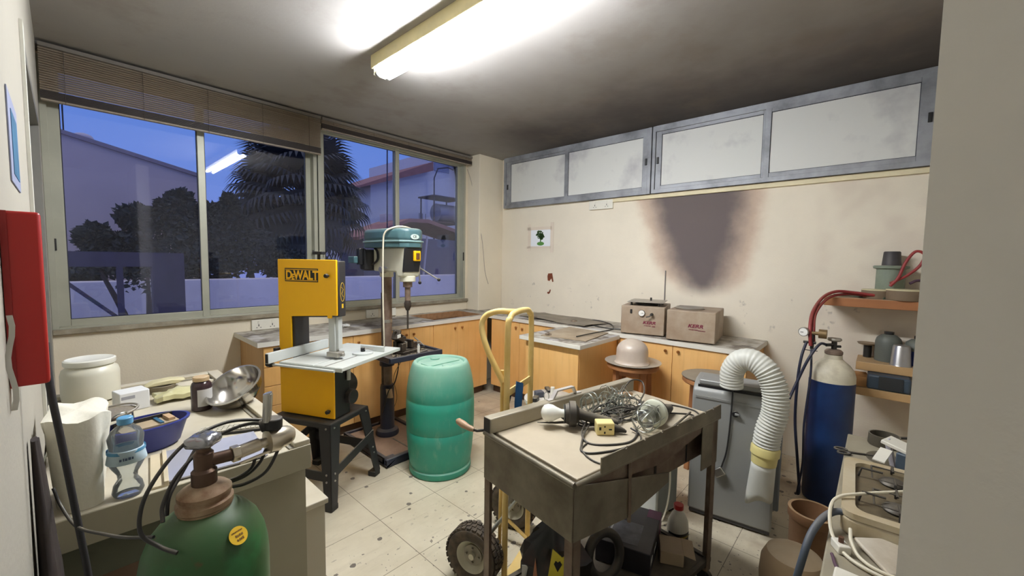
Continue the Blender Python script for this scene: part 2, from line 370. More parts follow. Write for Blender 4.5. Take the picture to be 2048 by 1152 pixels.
# ---- clerestory sashes on the right wall, painted-over panes ----
GAL = mat('sooty_grey_aluminium', (158, 160, 164), .5, .25, var=.1, scale=4, rgb2=(108, 109, 113), thr=(.3, .6))
PANE = mat('whitewashed_pane', (214, 214, 208), .6, var=.05, scale=2, rgb2=(166, 164, 168), thr=(.25, .48), bump=.1)
TZ0, TZ1 = 2.106, 2.706
def clerestory(name, y0, y1, panes, bars):
    f = MB(); f.box(-.05, y0-.028, TZ0, 0, y1+.03, TZ0+.035); f.box(-.05, y0-.028, TZ1-.05, 0, y1+.03, TZ1); f.box(-.05, y0, TZ0, 0, y0-.028, TZ1); f.box(-.05, y1+.03, TZ0, 0, y1, TZ1)
    fr = struct(f.build(name, GAL, bev=.002))
    for i, (a, b, x, wa, wb) in enumerate(panes):
        g = MB(); z0, z1 = TZ0+.03, TZ1-.045
        g.box(x-.014, a, z0, x+.008, a-wa, z1); g.box(x-.014, b+wb, z0, x+.008, b, z1); g.box(x-.0135, a-wa, z0, x+.008, b+wb, z0+.035); g.box(x-.0135, a-wa, z1-.032, x+.008, b+wb, z1)
        sh = g.build('window_sash', GAL, fr, .002)
        MB().box(x-.004, a-wa+.002, z0+.033, x+.004, b+wb-.002, z1-.03).build('window_pane', PANE, sh)
        k = MB(); t = .0035; A, B = a-wa, b+wb
        for q in ((A, z0+.035, A-t, z1-.032), (B+t, z0+.035, B, z1-.032), (A, z0+.035, B, z0+.0385), (A, z1-.0355, B, z1-.032)): k.box(x-.0062, q[0], q[1], x-.0038, q[2], q[3])
        k.build('window_seal', SEAL, sh)
    return fr
t1 = clerestory('window_3', -.27, -2.13, [(-.30, -1.21, -.022, .07, .03), (-1.17, -2.10, -.036, .045, .05)], 0)
t2 = clerestory('window_4', -2.14, -3.975, [(-2.17, -3.055, -.022, .05, .04), (-3.03, -3.945, -.036, .04, .07)], 0)
def latch_r(y, z, parent, x=-.055): MB().box(x-.008, y-.010, z-.030, x+.004, y+.010, z+.030).build('latch', BLK, parent, .003)
latch_r(-.325, 2.36, t1, -.036); latch_r(-2.085, 2.40, t1, -.052); latch_r(-2.19, 2.40, t2, -.038); latch_r(-3.925, 2.40, t2, -.052)
struct(MB().box(-.02, -4.4, 2.065, 0, -1.55, 2.104).build('trim_3', mat('cream_trim', (224, 212, 176), .7), bev=.003))

# ---- venetian blinds pulled part way up ----
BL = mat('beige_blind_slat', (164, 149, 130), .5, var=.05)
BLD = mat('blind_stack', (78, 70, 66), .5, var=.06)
def blind(name, x0, x1, zb, ztop, label, stack):
    t = thing(name, label, 'blind', ((x0+x1)/2, -.07, zb))
    hw = (x1-x0)/2
    bx('headrail', mat('blind_headrail', (118, 112, 104), .45), t, -hw, -.02, ztop-zb-.022, hw, .03, ztop-zb)
    s = MB(); z = stack; top = ztop-zb-.024
    while z < top:
        s.add([(-hw, -.011, z), (hw, -.011, z), (hw, .007, z+.0165), (-hw, .007, z+.0165), (-hw, -.0122, z+.001), (hw, -.0122, z+.001), (hw, .0058, z+.0175), (-hw, .0058, z+.0175)],
              [(0, 1, 2, 3), (7, 6, 5, 4), (0, 4, 5, 1), (2, 6, 7, 3), (0, 3, 7, 4), (1, 5, 6, 2)]); z += .0135
    if z > stack: s.build('slats', BL, t)
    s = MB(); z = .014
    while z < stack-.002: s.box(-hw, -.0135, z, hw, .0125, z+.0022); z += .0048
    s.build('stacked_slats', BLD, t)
    bx('bottom_rail', mat('blind_bottom_rail', (150, 138, 122), .45), t, -hw, -.014, 0, hw, .014, .012, .002)
    for k in range(5):
        x = -hw+.1+k*(2*hw-.2)/4
        MB().cyl((x, -.0165, 0), (x, -.0165, ztop-zb-.02), .0012, n=6).build('ladder_cord', BLD, t)
    return t
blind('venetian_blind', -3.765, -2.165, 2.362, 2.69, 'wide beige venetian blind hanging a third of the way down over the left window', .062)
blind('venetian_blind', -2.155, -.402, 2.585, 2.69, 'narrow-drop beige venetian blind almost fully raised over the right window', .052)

# ---- ceiling lamp: batten with two fluorescent tubes ----
def lamp():
    t = thing('ceiling_lamp', 'twin-tube fluorescent batten lamp glowing on the sooty ceiling', 'ceiling lamp', (-2.335, -2.14, H))
    bx('lamp_body', mat('cream_lamp_metal', (236, 222, 170), .45), t, -.068, -.77, -.078, .068, .77, 0, .004)
    E = bpy.data.materials.new('tube_glow'); E.use_nodes = True; n = E.node_tree.nodes; n.clear(); em = n.new('ShaderNodeEmission'); o = n.new('ShaderNodeOutputMaterial')
    em.inputs[0].default_value = (.94, .97, 1.03, 1); em.inputs[1].default_value = TUBE_STRENGTH; E.node_tree.links.new(em.outputs[0], o.inputs[0])
    CAP = mat('tube_cap', (200, 200, 190), .35, .7)
    for x in (-.034, .034):
        tb = MB().cyl((x, -.73, -.106), (x, .73, -.106), .0165, n=20).build('lamp_tube', E, t)
        for e in (-1, 1): MB().cyl((x, e*.73, -.106), (x, e*.75, -.106), .0172, n=20).build('end_cap', CAP, tb)
    for e in (-1, 1):
        MB().box(-.054, e*.757-.005, -.118, .054, e*.757+.005, -.070).build('lamp_holder', mat('lamp_holder_plastic', (230, 228, 214), .4), t, .003)
lamp()
# ---------------- outside the window ----------------
OW = mat('outside_render', (202, 196, 206), .9, var=.07, scale=1.5)
def outside():
    struct(MB().box(-30, 1.5, -3.3, 40, 60, -3.2).build('ground', mat('outside_ground', (90, 90, 92), .9)))
    tag(MB().box(-6, 5, -3.2, 4.5, 5.2, 1.06).build('boundary_wall', mat('pale_boundary_wall', (232, 224, 222), .9, var=.1, scale=1.2), bev=.02), 'pale rendered boundary wall beyond the window, below the palm', 'wall')
    # gable building left: sloping parapet
    g = thing('gable_building', 'tall plain rendered building with a sloping roofline outside the left pane', 'building', (0, 8, 0))
    MB().prism([(-7.5, -3.2), (-1.56, -3.2), (-1.56, 3.30), (-7.5, 4.66)], 0, 5, 'y').build('wall', mat('mauve_render', (214, 196, 190), .9, var=.05, scale=.8), g)
    MB().prism([(-7.6, 4.66), (-1.50, 3.26), (-1.50, 3.34), (-7.6, 4.74)], -.06, 5.06, 'y').build('coping', mat('grey_coping', (150, 140, 150), .9), g)
    MB().ball((-3.35, .4, 3.82), .16, 10, .6).build('roof_dome', OW, g)
    MB().cyl((-3.6, 1.5, 3.7), (-3.6, 1.5, 4.9), .015, n=6).build('antenna', BLK, g)
    # house with low roof, right
    h = thing('roofed_house', 'low house with a dull red tiled roof outside the right pane', 'house', (0, 9, 0))
    MB().box(3.0, 0, -3.2, 9.5, 1.7, 2.24).build('wall', mat('dark_house_wall', (110, 112, 132), .9, var=.1), h)
    RF = mat('red_tile_roof', (168, 118, 112), .85, var=.12, scale=5, bump=.5, bscale=12)
    MB().prism([(2.7, 2.16), (4.6, 2.9), (5.4, 2.94), (9.7, 2.0), (9.7, 1.9), (5.4, 2.8), (4.6, 2.78), (2.7, 2.06)], -.3, 1.9, 'y').build('roof', RF, h)
    bx('chimney', OW, h, 4.4, 1, 2.7, 4.75, 1.4, 3.14)
    for x in (5.9, 6.05, 6.2): MB().cyl((x, 1, 2.6), (x, 1, 3.3), .012, n=6).build('rebar', BLK, h)
    MB().cyl((4.9, -.35, -1), (5.3, -.35, 2.3), .04, n=8).build('downpipe', OW, h)
    # far white house
    w = thing('white_house', 'white house with a red sloping roof edge high in the right pane', 'house', (0, 14, 0))
    MB().prism([(6.0, -3.2), (14, -3.2), (14, 7.6), (9.2, 7.0), (9.2, 6.1), (6.0, 4.9)], 0, 6, 'y').build('wall', mat('white_render', (226, 226, 232), .9, var=.03), w)
    MB().prism([(5.3, 4.62), (9.2, 6.0), (9.2, 6.45), (5.3, 4.72)], -.5, 6, 'y').build('roof', RF, w)
    MB().prism([(10.6, 6.55), (14, 7.5), (14, 7.9), (10.6, 6.95)], -.5, 6, 'y').build('roof', RF, w)
    bx('window_shutter', mat('grey_shutter', (150, 160, 190), .7), w, 9.6, -.05, 6.15, 10.6, 0, 6.9)
    # water tank on its stand
    t = thing('water_tank', 'cylindrical water tank on a metal roof stand, right edge of the window', 'water tank', (8.35, 11.3, 2.8))
    DK = mat('dark_stand', (60, 62, 80), .8)
    for x in (-.75, .75):
        for y in (0, 1): MB().cyl((x, y, -6.0), (x, y, 1.55), .035, n=8).build('leg', DK, t)
    for z in (.35, 1.5): bx('platform', DK, t, -.85, -.1, z, .95, 1.1, z+.06)
    MB().tube([(-.35, .5, .85), (-.3, .5, .85), (.85, .5, .85), (.9, .5, .85)], [.25, .42, .42, .25], 24).build('tank', mat('grey_tank', (150, 152, 168), .6, .3), t)
    MB().tube([(-.75, 0, 1.5), (-.75, 0, 2.3), (-.55, 0, 2.75), (.0, 0, 2.9), (.35, 0, 2.85)], .03, 8).build('lamp_arm', DK, t)
    tag(MB().cyl((2.95, 7.5, -3.2), (3.0, 7.5, 5.2), .02, n=8).build('antenna_mast', DK), 'thin antenna mast beside the palm crown', 'mast')
    # dark veranda in front, left
    v = thing('veranda', 'dark timber veranda rail and post low in the left window pane', 'veranda', (0, 3.2, 0))
    VD = mat('dark_timber', (66, 64, 84), .8, var=.15)
    bx('low_wall', VD, v, -4.6, 0, -3.2, -2.62, .15, .62)
    bx('beam', VD, v, -4.6, 0, 1.32, -2.62, .12, 1.5)
    bx('post', VD, v, -2.95, 0, .6, -2.62, .15, 1.32)
    bx('post', VD, v, -3.28, 0, .6, -3.22, .06, 1.32)
    MB().cyl((-3.85, .03, 1.3), (-3.25, .03, .65), .02, n=8).build('brace', VD, v)
outside()

LEAF = mat('dark_leaf', (46, 58, 56), .7, var=.25, scale=3)
BARK = mat('bark', (84, 76, 74), .9, var=.2, scale=10, bump=.6, bscale=30)
def leaf_cloud(mb, c, rx, ry, rz, n, s, rnd):
    for _ in range(n):
        while True:
            p = Vector((rnd.uniform(-1, 1), rnd.uniform(-1, 1), rnd.uniform(-1, 1)))
            if .25 < p.length < 1: break
        p = Vector((c[0]+p.x*rx, c[1]+p.y*ry, c[2]+p.z*rz))
        d = Vector((rnd.gauss(0, 1), rnd.gauss(0, 1), rnd.gauss(0, .7))).normalized(); q = d.cross(Vector((rnd.gauss(0, 1), rnd.gauss(0, 1), rnd.gauss(0, 1)))).normalized()
        L = s*rnd.uniform(.6, 1.3); W = L*.3; u = d.cross(q)*L*.12
        mb.add([p, p+d*L*.5+q*W+u, p+d*L, p+d*L*.5-q*W+u], [(0, 1, 2), (0, 2, 3)])
def bushes():
    rnd = random.Random(3)
    def tree(label, base, blobs, n, s):
        t = thing('leafy_tree', label, 'tree', base)
        m = MB(); b = MB()
        for (c, r) in blobs:
            leaf_cloud(m, c, r[0], r[1], r[2], n, s, rnd)
            b.tube(smooth_path([(0, 0, 0), (c[0]*.4, c[1]*.4, c[2]*.6), c], 4), [.07-.05*i/8 for i in range(9)], 7)
        b.build('branches', BARK, t); m.build('foliage', LEAF, t)
    tree('dark spreading tree behind the left window pane, against the mauve building', (-2.25, 5.9, -1.0),
         [((-.05, -.1, 2.6), (.9, .5, .62)), ((-.75, .1, 2.45), (.4, .4, .35)), ((.5, -.1, 2.5), (.5, .4, .65)), ((.55, 0, 3.15), (.3, .3, .35)), ((.0, 0, 3.25), (.35, .3, .3)), ((-.55, 0, 3.1), (.28, .3, .2)), ((-1.1, 0, 2.75), (.2, .2, .2)), ((.05, .1, 3.5), (.14, .2, .16)), ((.75, -.2, 3.45), (.1, .1, .2)), ((-1.25, .1, 2.2), (.25, .2, .3))], 3000, .11)
    tree('low dark shrub filling the gap under the palm', (-.95, 5.9, -1.0),
         [((-.2, 0, 2.6), (.55, .4, .5)), ((.5, 0, 2.3), (.5, .4, .35)), ((1.2, .1, 2.2), (.55, .4, .3)), ((-.35, 0, 3.1), (.2, .2, .2))], 1800, .10)
    tree('broken shrub branches low in the left pane before the boundary wall', (-2.9, 4.1, -1.0), [((0, 0, 2.15), (.42, .2, .25)), ((-.5, 0, 2.3), (.3, .2, .1))], 170, .09)
bushes()
def palm():
    rnd = random.Random(11)
    t = thing('fan_palm', 'big dark fan palm with a shaggy trunk rising behind the window mullion', 'palm tree', (.68, 7.9, -3.2))
    tr = MB(); pts = []; rr = []
    for i in range(15): pts.append((rnd.uniform(-.03, .03), 0, i*.42)); rr.append(.30+rnd.uniform(-.03, .03)+(.18 if i > 9 else 0))
    tr.tube(pts, rr, 14).build('trunk', BARK, t)
    sk = MB()
    for k in range(420):   # dead fronds hanging round the trunk
        a = rnd.uniform(0, 2*math.pi); z = rnd.uniform(4.3, 6.3); r = .3+.34*(z-4.3)/2.0
        p = Vector((r*math.cos(a), r*math.sin(a), z)); q = Vector((-math.sin(a), math.cos(a), 0))*.035; L = rnd.uniform(.4, .8)
        e = p+Vector((math.cos(a)*.1, math.sin(a)*.1, -L)); sk.add([p-q, p+q, e+q*.2, e-q*.2], [(0, 1, 2, 3)])
    sk.build('dead_frond_skirt', mat('dead_frond', (60, 56, 62), .9, var=.2), t)
    def frond_mesh():
        m = MB(); L = .62
        m.tube(smooth_path([(0, 0, 0), (.35, 0, .1), (L, 0, .07)], 3), .014, 5)
        N = 26
        for i in range(N):
            a = R(-105+210*i/(N-1)); d = Vector((math.cos(a), math.sin(a), 0)); q = Vector((-d.y, d.x, 0)); ll = .6*(1-.28*abs(a)/R(105))
            b = Vector((L, 0, .07)); p1 = b+d*ll*.55+Vector((0, 0, .02)); p2 = b+d*ll*.85+Vector((0, 0, -.06)); p3 = b+d*ll+Vector((0, 0, -.24))
            w = .034
            m.add([b, p1-q*w, p1+q*w, p2-q*w*.7, p2+q*w*.7, p3], [(0, 1, 2), (1, 3, 4, 2), (3, 5, 4)])
        return m
    first = frond_mesh().build('frond', mat('palm_leaf', (42, 52, 58), .65, var=.15), t)
    N = 88
    for i in range(N):
        o = first if i == 0 else first.copy()
        if i: COL.objects.link(o); o.parent = t
        el = math.asin(1-1.72*(i+.5)/N)*1.0; az = i*2.399963+rnd.uniform(-.15, .15)
        o.rotation_euler = (rnd.uniform(-.3, .3), -el, az); s = rnd.uniform(1.3, 1.65); o.scale = (s, s, s)
        o.location = (0, 0, 6.15+.35*math.sin(el))
palm()
# ---------------- fitted cupboards and worktops ----------------
WOOD = mat('orange_wood_laminate', (236, 190, 124), .45, var=.07, scale=2.2, rgb2=(226, 174, 104))
def grain(m, sc=(30, 30, 1.6), amt=.28, dark=(150, 98, 48)):
    n, l = nd(m); tc = n.new('ShaderNodeTexCoord'); mp = n.new('ShaderNodeMapping'); mp.inputs['Scale'].default_value = sc; l.new(tc.outputs['Object'], mp.inputs[0])
    mix_into(m, math_node(n, l, 'MULTIPLY', smooth(n, l, noise(n, l, mp.outputs[0], 1.0, 4), .45, .75), amt), dark)
grain(WOOD, amt=.14)
WSIDE = mat('pale_wood_side', (200, 160, 108), .55, var=.06, scale=2); grain(WSIDE, amt=.2)
KICK = mat('dark_plinth', (96, 74, 58), .7, dust=.3)
KNOB = mat('brass_knob', (150, 96, 44), .4, .5)
GAPM = mat('shadow_gap_edge', (92, 62, 38), .8)
def knob(parent, p, d):
    p = Vector(p); d = Vector(d); MB().tube([p, p+d*.008, p+d*.010, p+d*.018, p+d*.022], [.005, .005, .011, .012, .008], 14).build('knob', KNOB, parent)
def cabinet(label, x0, x1, y0, y1, face, fronts, top=.833, z0=.09, kick=True, group=None, side=WOOD):
    """face 'y': fronts on the low-y side, 'x': fronts on the low-x side; fronts = (kind, a, b, za, zb, knob or None)"""
    t = thing('base_cabinet', label, 'cabinet', ((x0+x1)/2, (y0+y1)/2, 0), group=group)
    ox, oy = t.location.x, t.location.y
    b = MB(); e = .018
    b.box(x0-ox+(e if face == 'x' else 0), y0-oy+(e if face == 'y' else 0), z0, x1-ox, y1-oy, top)
    b.build('cabinet_body', side, t)
    if kick: bx('plinth', KICK, t, x0-ox+(.06 if face == 'x' else .01), y0-oy+(.06 if face == 'y' else .01), 0, x1-ox, y1-oy, z0)
    for kd, a, c, za, zb, kn in fronts:
        lo, hi = min(a, c)+.0018, max(a, c)-.0018
        if face == 'y': f = bx(kd, WOOD, t, lo-ox, y0-oy, za+.002, hi-ox, y0-oy+e-.001, zb-.002, .0015)
        else: f = bx(kd, WOOD, t, x0-ox, lo-oy, za+.002, x0-ox+e-.001, hi-oy, zb-.002, .0015)
        if kn:
            if face == 'y': knob(f, (kn[0]-ox, y0-oy, kn[1]), (0, -1, 0))
            else: knob(f, (x0-ox, kn[0]-oy, kn[1]), (-1, 0, 0))
    return t
zt = .831
cabinet('wooden drawer unit with four drawers at the left end of the window worktop', -2.79, -2.402, -.56, -.002, 'y',
        [('drawer', -2.79, -2.402, a, b, (-2.6, (a+b)/2)) for a, b in ((.09, .25), (.25, .398), (.398, .544), (.544, .682), (.682, zt))], side=WSIDE)
cabinet('wooden base cupboard behind the yellow bandsaw', -2.398, -1.862, -.56, -.002, 'y', [('door', -2.398, -2.13, .09, zt, (-2.17, .77)), ('door', -2.13, -1.862, .09, zt, (-2.09, .77))])
cabinet('wooden base cupboard behind the drill press column', -1.858, -1.319, -.56, -.002, 'y', [('door', -1.858, -1.59, .09, zt, (-1.63, .775)), ('door', -1.59, -1.319, .09, zt, (-1.55, .775))])
# cupboard under the empty sink cut-out: open box so one can look in
def sink_cabinet():
    x0, x1 = -1.315, -.585; t = thing('base_cabinet', 'wooden base cupboard under the empty sink cut-out in the corner', 'cabinet', (x0, -.56, 0))
    b = MB(); w = x1-x0
    b.box(0, .018, .09, .018, .555, .833); b.box(w-.018, .018, .09, w, .555, .833); b.box(.018, .018, .09, w-.018, .555, .108); b.box(.018, .54, .108, w-.018, .555, .833); b.box(.018, .018, .76, w-.018, .036, .833)
    b.build('cabinet_body', mat('raw_chipboard', (150, 104, 66), .8, var=.15, scale=20), t)
    bx('plinth', KICK, t, .01, .06, 0, w-.01, .55, .09)
    for a, c, k in ((0, .305, .26), (.305, .735, .354)):
        d = bx('door', WOOD, t, a+.0018, 0, .092, c-.0018 if c < .7 else w-.002, .017, zt, .0015)
        knob(d, (k, 0, .775), (0, -1, 0))
sink_cabinet()
cabinet('wooden base cupboard in the right-hand corner, beside the peninsula', -.56, -.002, -1.47, -.583, 'x', [('door', -.60, -1.01, .09, zt, (-.97, .775)), ('door', -1.01, -1.47, .09, zt, (-1.055, .77))])
cabinet('wooden base cupboard hidden behind the peninsula', -.56, -.002, -2.12, -1.474, 'x', [('door', -1.474, -1.8, .09, zt, (None)), ('door', -1.8, -2.12, .09, zt, (None))])
cabinet('wooden base cupboard under the two vacuum boxes', -.56, -.002, -3.10, -2.124, 'x', [('door', -2.124, -2.588, .09, zt, (-2.538, .785)), ('door', -2.588, -3.10, .09, zt, (-2.636, .79))])
cabinet('wooden peninsula cupboard standing forward of the right worktop', -1.155, -.562, -2.115, -1.60, 'x', [('panel', -1.60, -2.115, .06, .818, None)], top=.818, z0=.06, kick=False)
COUNT = mat('grimy_white_worktop', (222, 218, 206), .45, var=.03, dust=.97, dcol=(150, 141, 126))
def grime():
    n, l = nd(COUNT); (X, Y, Z), P = pos(n, l)
    g = n.new('ShaderNodeNewGeometry'); sp = n.new('ShaderNodeSeparateXYZ'); l.new(g.outputs['Normal'], sp.inputs[0]); up = smooth(n, l, sp.outputs['Z'], .8, .95)
    a = smooth(n, l, noise(n, l, P, 3.4, 6, .65), .5, .62)
    mix_into(COUNT, math_node(n, l, 'MULTIPLY', math_node(n, l, 'MULTIPLY', a, up), .8), (92, 80, 70))
    b = smooth(n, l, noise(n, l, P, 5.1, 3, .5), .56, .66)
    mix_into(COUNT, math_node(n, l, 'MULTIPLY', math_node(n, l, 'MULTIPLY', b, up), .7), (196, 192, 190))
grime()
def worktops():
    m = MB(); z0, z1 = .835, .870
    for q in ((-2.83, -.575, -1.27, -.001), (-1.27, -.575, -.60, -.505), (-1.27, -.075, -.60, -.001), (-.60, -.575, -.402, -.001), (-.402, -.575, -.001, -.213), (-.575, -3.12, -.001, -.575)):
        m.box(q[0], q[1], z0, q[2], q[3], z1)
    t = tag(m.build('worktop', COUNT), 'long L-shaped grimy white worktop running under the window and along the right wall', 'worktop')
    p = tag(MB().box(-1.19, -2.15, .82, -.577, -1.555, .855).build('worktop', COUNT, bev=.004), 'short dusty worktop on the peninsula cupboard, a step lower than the main one', 'worktop')
    r = MB(); x0, x1, y0, y1 = -1.268, -.602, -.503, -.077
    r.box(x0, y0, .80, x0+.006, y1, .8695); r.box(x1-.006, y0, .80, x1, y1, .8695); r.box(x0, y0, .80, x1, y0+.006, .8695); r.box(x0, y1-.006, .80, x1, y1, .8695)
    r.build('cut_edge', mat('raw_cut_edge', (160, 120, 84), .9, var=.2, scale=20), t)
worktops()
# loose board on the worktops
BRD = mat('dusty_grey_board', (150, 140, 124), .8, var=.1, scale=6, rgb2=(120, 110, 96))
b = thing('hardboard_sheet', 'thin dusty board lying flat across the peninsula worktop', 'board', (-.80, -1.86, .8565), 8)
MB().grid(lambda u, v: (-.27+.54*u, -.21+.40*v, .006+.006*math.sin(3*u)*v), 10, 8, .005).build('sheet', mat('tan_card_sheet', (176, 160, 136), .8, var=.08, scale=6, rgb2=(150, 132, 108)), b)
b = thing('hardboard_sheet', 'warped grey sheet lying on the main worktop left of the vacuum box', 'board', (-.30, -1.35, .8715), 82)
MB().grid(lambda u, v: (-.45+.9*u, -.2+.38*v, .006+.012*math.sin(4*u+2*v)**2), 14, 8, .004).build('sheet', BRD, b)
DEB = mat('debris', (126, 110, 92), .9, var=.3, scale=30)
rnd = random.Random(5)
for k, (x, y, s, l_) in enumerate([(-2.08, -.33, .035, 'crumpled white scrap on the window worktop behind the bandsaw'), (-1.05, -1.75, .03, 'small dark scrap at the front of the peninsula top'), (-.42, -1.1, .03, 'crumb of rubble on the worktop near the corner'), (-.36, -1.55, .035, 'crumpled scrap on the main worktop behind the peninsula')]):
    z = .8565 if abs(x+1.05) < .01 else .8705
    m = MB(); m.ball((x, y, z+s*.35), s, 6, .35); m.v = [(p[0]+rnd.uniform(-.008, .008), p[1]+rnd.uniform(-.008, .008), max(z, p[2]+rnd.uniform(-.004, .006))) for p in m.v]
    tag(m.build('paper_scrap' if k == 0 else 'rubble_chip', mat('paper_scrap', (226, 224, 216), .8) if k == 0 else DEB), l_, 'scrap')
CABLE = mat('black_cable', (34, 33, 34), .45, dust=.25)
tag(MB().tube(smooth_path([(-.40, -2.12, .877), (-.44, -1.9, .877), (-.30, -1.62, .877), (-.16, -1.65, .886), (-.20, -1.85, .879), (-.42, -2.0, .877), (-.56, -2.02, .877), (-.80, -1.99, .874), (-.98, -1.98, .872)], 6), .005, 8).build('black_cable', CABLE), 'black power cable looped on the worktop left of the vacuum box', 'cable')

# ---- sockets ----
SOCK = mat('socket_plastic', (226, 222, 208), .4, var=.03, dust=.2)
HOLE = mat('socket_hole', (30, 28, 26), .8)
def socket(label, loc, rz, gangs, w, h=.086):
    "plate in local XZ, facing -Y"
    t = thing('wall_socket', label, 'socket', loc, rz)
    MB().box(-w/2, -.02, 0, w/2, 0, h).build('socket_plate', SOCK, t, .004)
    for i in range(gangs):
        c = -w/2+w*(i+.5)/gangs
        s = MB().box(c-.007, -.0235, h-.032, c+.007, -.0195, h-.012).build('switch', SOCK, t, .001)
        k = MB(); k.box(c-.0028, -.0206, h*.5-.012, c+.0028, -.0198, h*.5+.004)
        for d in (-.014, .014): k.box(c+d-.004, -.0206, h*.5-.024, c+d+.004, -.0198, h*.5-.019)
        k.build('socket_slots', HOLE, t)
    return t
socket('white double wall socket above the drawer unit, left of the bandsaw', (-2.612, -.001, .872), 0, 2, .20)
socket('white wall socket half hidden behind the drill press, left one', (-1.66, -.001, .878), 0, 1, .13)
socket('white wall socket half hidden behind the drill press, right one', (-1.46, -.001, .878), 0, 1, .13)
socket('white double wall socket high on the right wall under the clerestory windows', (-.001, -1.605, 2.005), -90, 2, .27, .092)
# ---- poster and marks on the wall ----
def poster():
    t = thing('tree_poster', 'small white sheet with a green tree taped to the right wall', 'poster', (-.001, -.825, 1.628), -90)
    PAP = mat('poster_paper', (232, 236, 240), .7, var=.01)
    bx('paper', PAP, t, -.15, -.003, 0, .15, 0, .212)
    TP = mat('masking_tape', (222, 208, 190), .8, var=.03)
    for i, q in enumerate(((-.19, -.045, -.145, .27), (.14, -.06, .185, .28), (-.21, .20, .16, .235), (-.21, -.012, .15, .012))): bx('tape', TP, t, q[0], -.0045, q[1], q[2], -.003, q[3])
    r = random.Random(2); G = mat('printed_green', (58, 92, 40), .7, var=.3, scale=60); m = MB()
    def blob(cx, cz, rx, rz, n):
        for _ in range(n):
            a = r.uniform(0, 6.28); q = r.random()**.5; x, z = cx+rx*q*math.cos(a), cz+rz*q*math.sin(a); s = r.uniform(.006, .011)
            m.prism([(x+s*math.cos(k*1.05), z+s*math.sin(k*1.05)) for k in range(6)], -.0036, -.0030, 'y')
    blob(-.012, .145, .05, .045, 90); blob(.02, .12, .035, .03, 40); m.box(-.008, -.0036, .06, .006, -.003, .12); m.build('tree_print', G, t)
    m2 = MB(); m2.prism([(.052*math.cos(a*.314), .042+.022*math.sin(a*.314)) for a in range(20)], -.0036, -.003, 'y'); m2.build('grass_print', mat('printed_light_green', (86, 140, 66), .7), t)
poster()
MK = mat('brown_wall_mark', (120, 62, 36), .8, var=.2, scale=40)
def mark(name, label, poly): tag(MB().prism(poly, -.004, -.0002, 'x').build(name, MK), label, 'wall mark')
mark('paint_chip', 'dark brown chip in the wall paint below the tree poster, the larger one', [(-.945, 1.33), (-1.0, 1.335), (-1.02, 1.24), (-1.005, 1.235), (-.99, 1.275), (-.965, 1.245), (-.94, 1.25), (-.935, 1.3)])
mark('paint_chip', 'small brown comma-shaped chip in the wall paint, the lower one', [(-.975, 1.15), (-.985, 1.145), (-.975, 1.11), (-.955, 1.095), (-.935, 1.105), (-.94, 1.12), (-.96, 1.122)])
MB_ = MB().cyl((-.006, -2.29, .87), (-.006, -2.29, 1.40), .005, n=8).build('conduit', mat('grey_conduit', (130, 124, 120), .6)); tag(MB_, 'thin grey conduit running up the wall behind the vacuum boxes', 'conduit')
tag(MB().tube(smooth_path([(-.43, -.03, 2.55), (-.395, -.08, 2.35), (-.36, -.214, 1.75), (-.30, -.214, 1.35), (-.24, -.214, 1.18)], 5), .003, 6).build('blind_cord', mat('grey_cord', (160, 148, 138), .8)), 'slack blind cord hanging across the corner pier', 'cord')

# ---- the two vacuum boxes on the worktop ----
KB = mat('dusty_beige_enamel', (178, 163, 142), .6, var=.1, scale=5, rgb2=(150, 128, 106), dust=.5, dcol=(150, 132, 112))
MAR = mat('maroon_print', (118, 34, 58), .6)
DKM = mat('dark_metal', (60, 58, 56), .45, .6, dust=.3)
STEEL = mat('stainless_steel', (176, 172, 164), .33, .85, var=.08, scale=5, dust=.35)
def vac_box(label, x, y, rz, w, d, h):
    t = thing('vacuum_box', label, 'lab machine', (x, y, .8705), rz)
    bx('case', KB, t, -w/2, 0, .008, w/2, d, h, .006)
    for a in (-1, 1):
        for b in (.04, d-.04): MB().cyl((a*(w/2-.03), b, 0), (a*(w/2-.03), b, .009), .012, n=12).build('foot', BLK, t)
    return t
a = vac_box('dusty beige vacuum box with pressure gauge and plate on top, nearer the corner', -.527, -2.318, -75, .345, .42, .24)
F = lambda x, z: frame((x, -.0015, z), (1, 0, 0), (0, 0, 1))
text_mesh('lettering', 'KERR', .034, MAR, a, F(.055, .107), .0006, .25, .0012, 1.25)
print_marks('small_print', MAR, a, F(.055, .083), [(-.012, 0, .055, .008), (.038, -.003, .025, .010)], 3)
g = MB().cyl((-.005, 0, .185), (-.005, -.012, .185), .026, n=28).build('gauge', DKM, a)
MB().cyl((-.005, -.0121, .185), (-.005, -.0135, .185), .0235, n=28).build('gauge_dial', mat('white_dial', (238, 236, 228), .4), g)
MB().box(-.006, -.015, .184, .012, -.0136, .1865).build('gauge_needle', BLK, g)
MB().box(-.098, -.006, .178, -.082, 0, .212).build('rocker_switch', BLK, a, .002)
v = MB().cyl((.075, 0, .18), (.075, -.03, .18), .012, n=14).build('valve', DKM, a); MB().tube([(.075, -.026, .18), (.06, -.03, .165), (.035, -.032, .158)], .005, 8).build('valve_lever', DKM, v)
pl = MB().box(-.13, .03, .268, .155, .33, .274).build('top_plate', STEEL, a, .001)
for q in ((-.10, .06), (.12, .06), (-.10, .29), (.12, .29)): MB().cyl((q[0], q[1], .24), (q[0], q[1], .268), .009, n=10).build('post', DKM, pl)
MB().cyl((.035, .2, .274), (.035, .2, .300), .008, n=10).build('stud', DKM, pl)
MB().lathe([(.09, .241), (.10, .247), (.10, .255), (.08, .262)], (.01, .17, 0)).build('gasket', BLK, a)
b = vac_box('dusty beige plain box with a steel ring on top, the right one of the pair', -.553, -2.710, -82, .345, .43, .24)
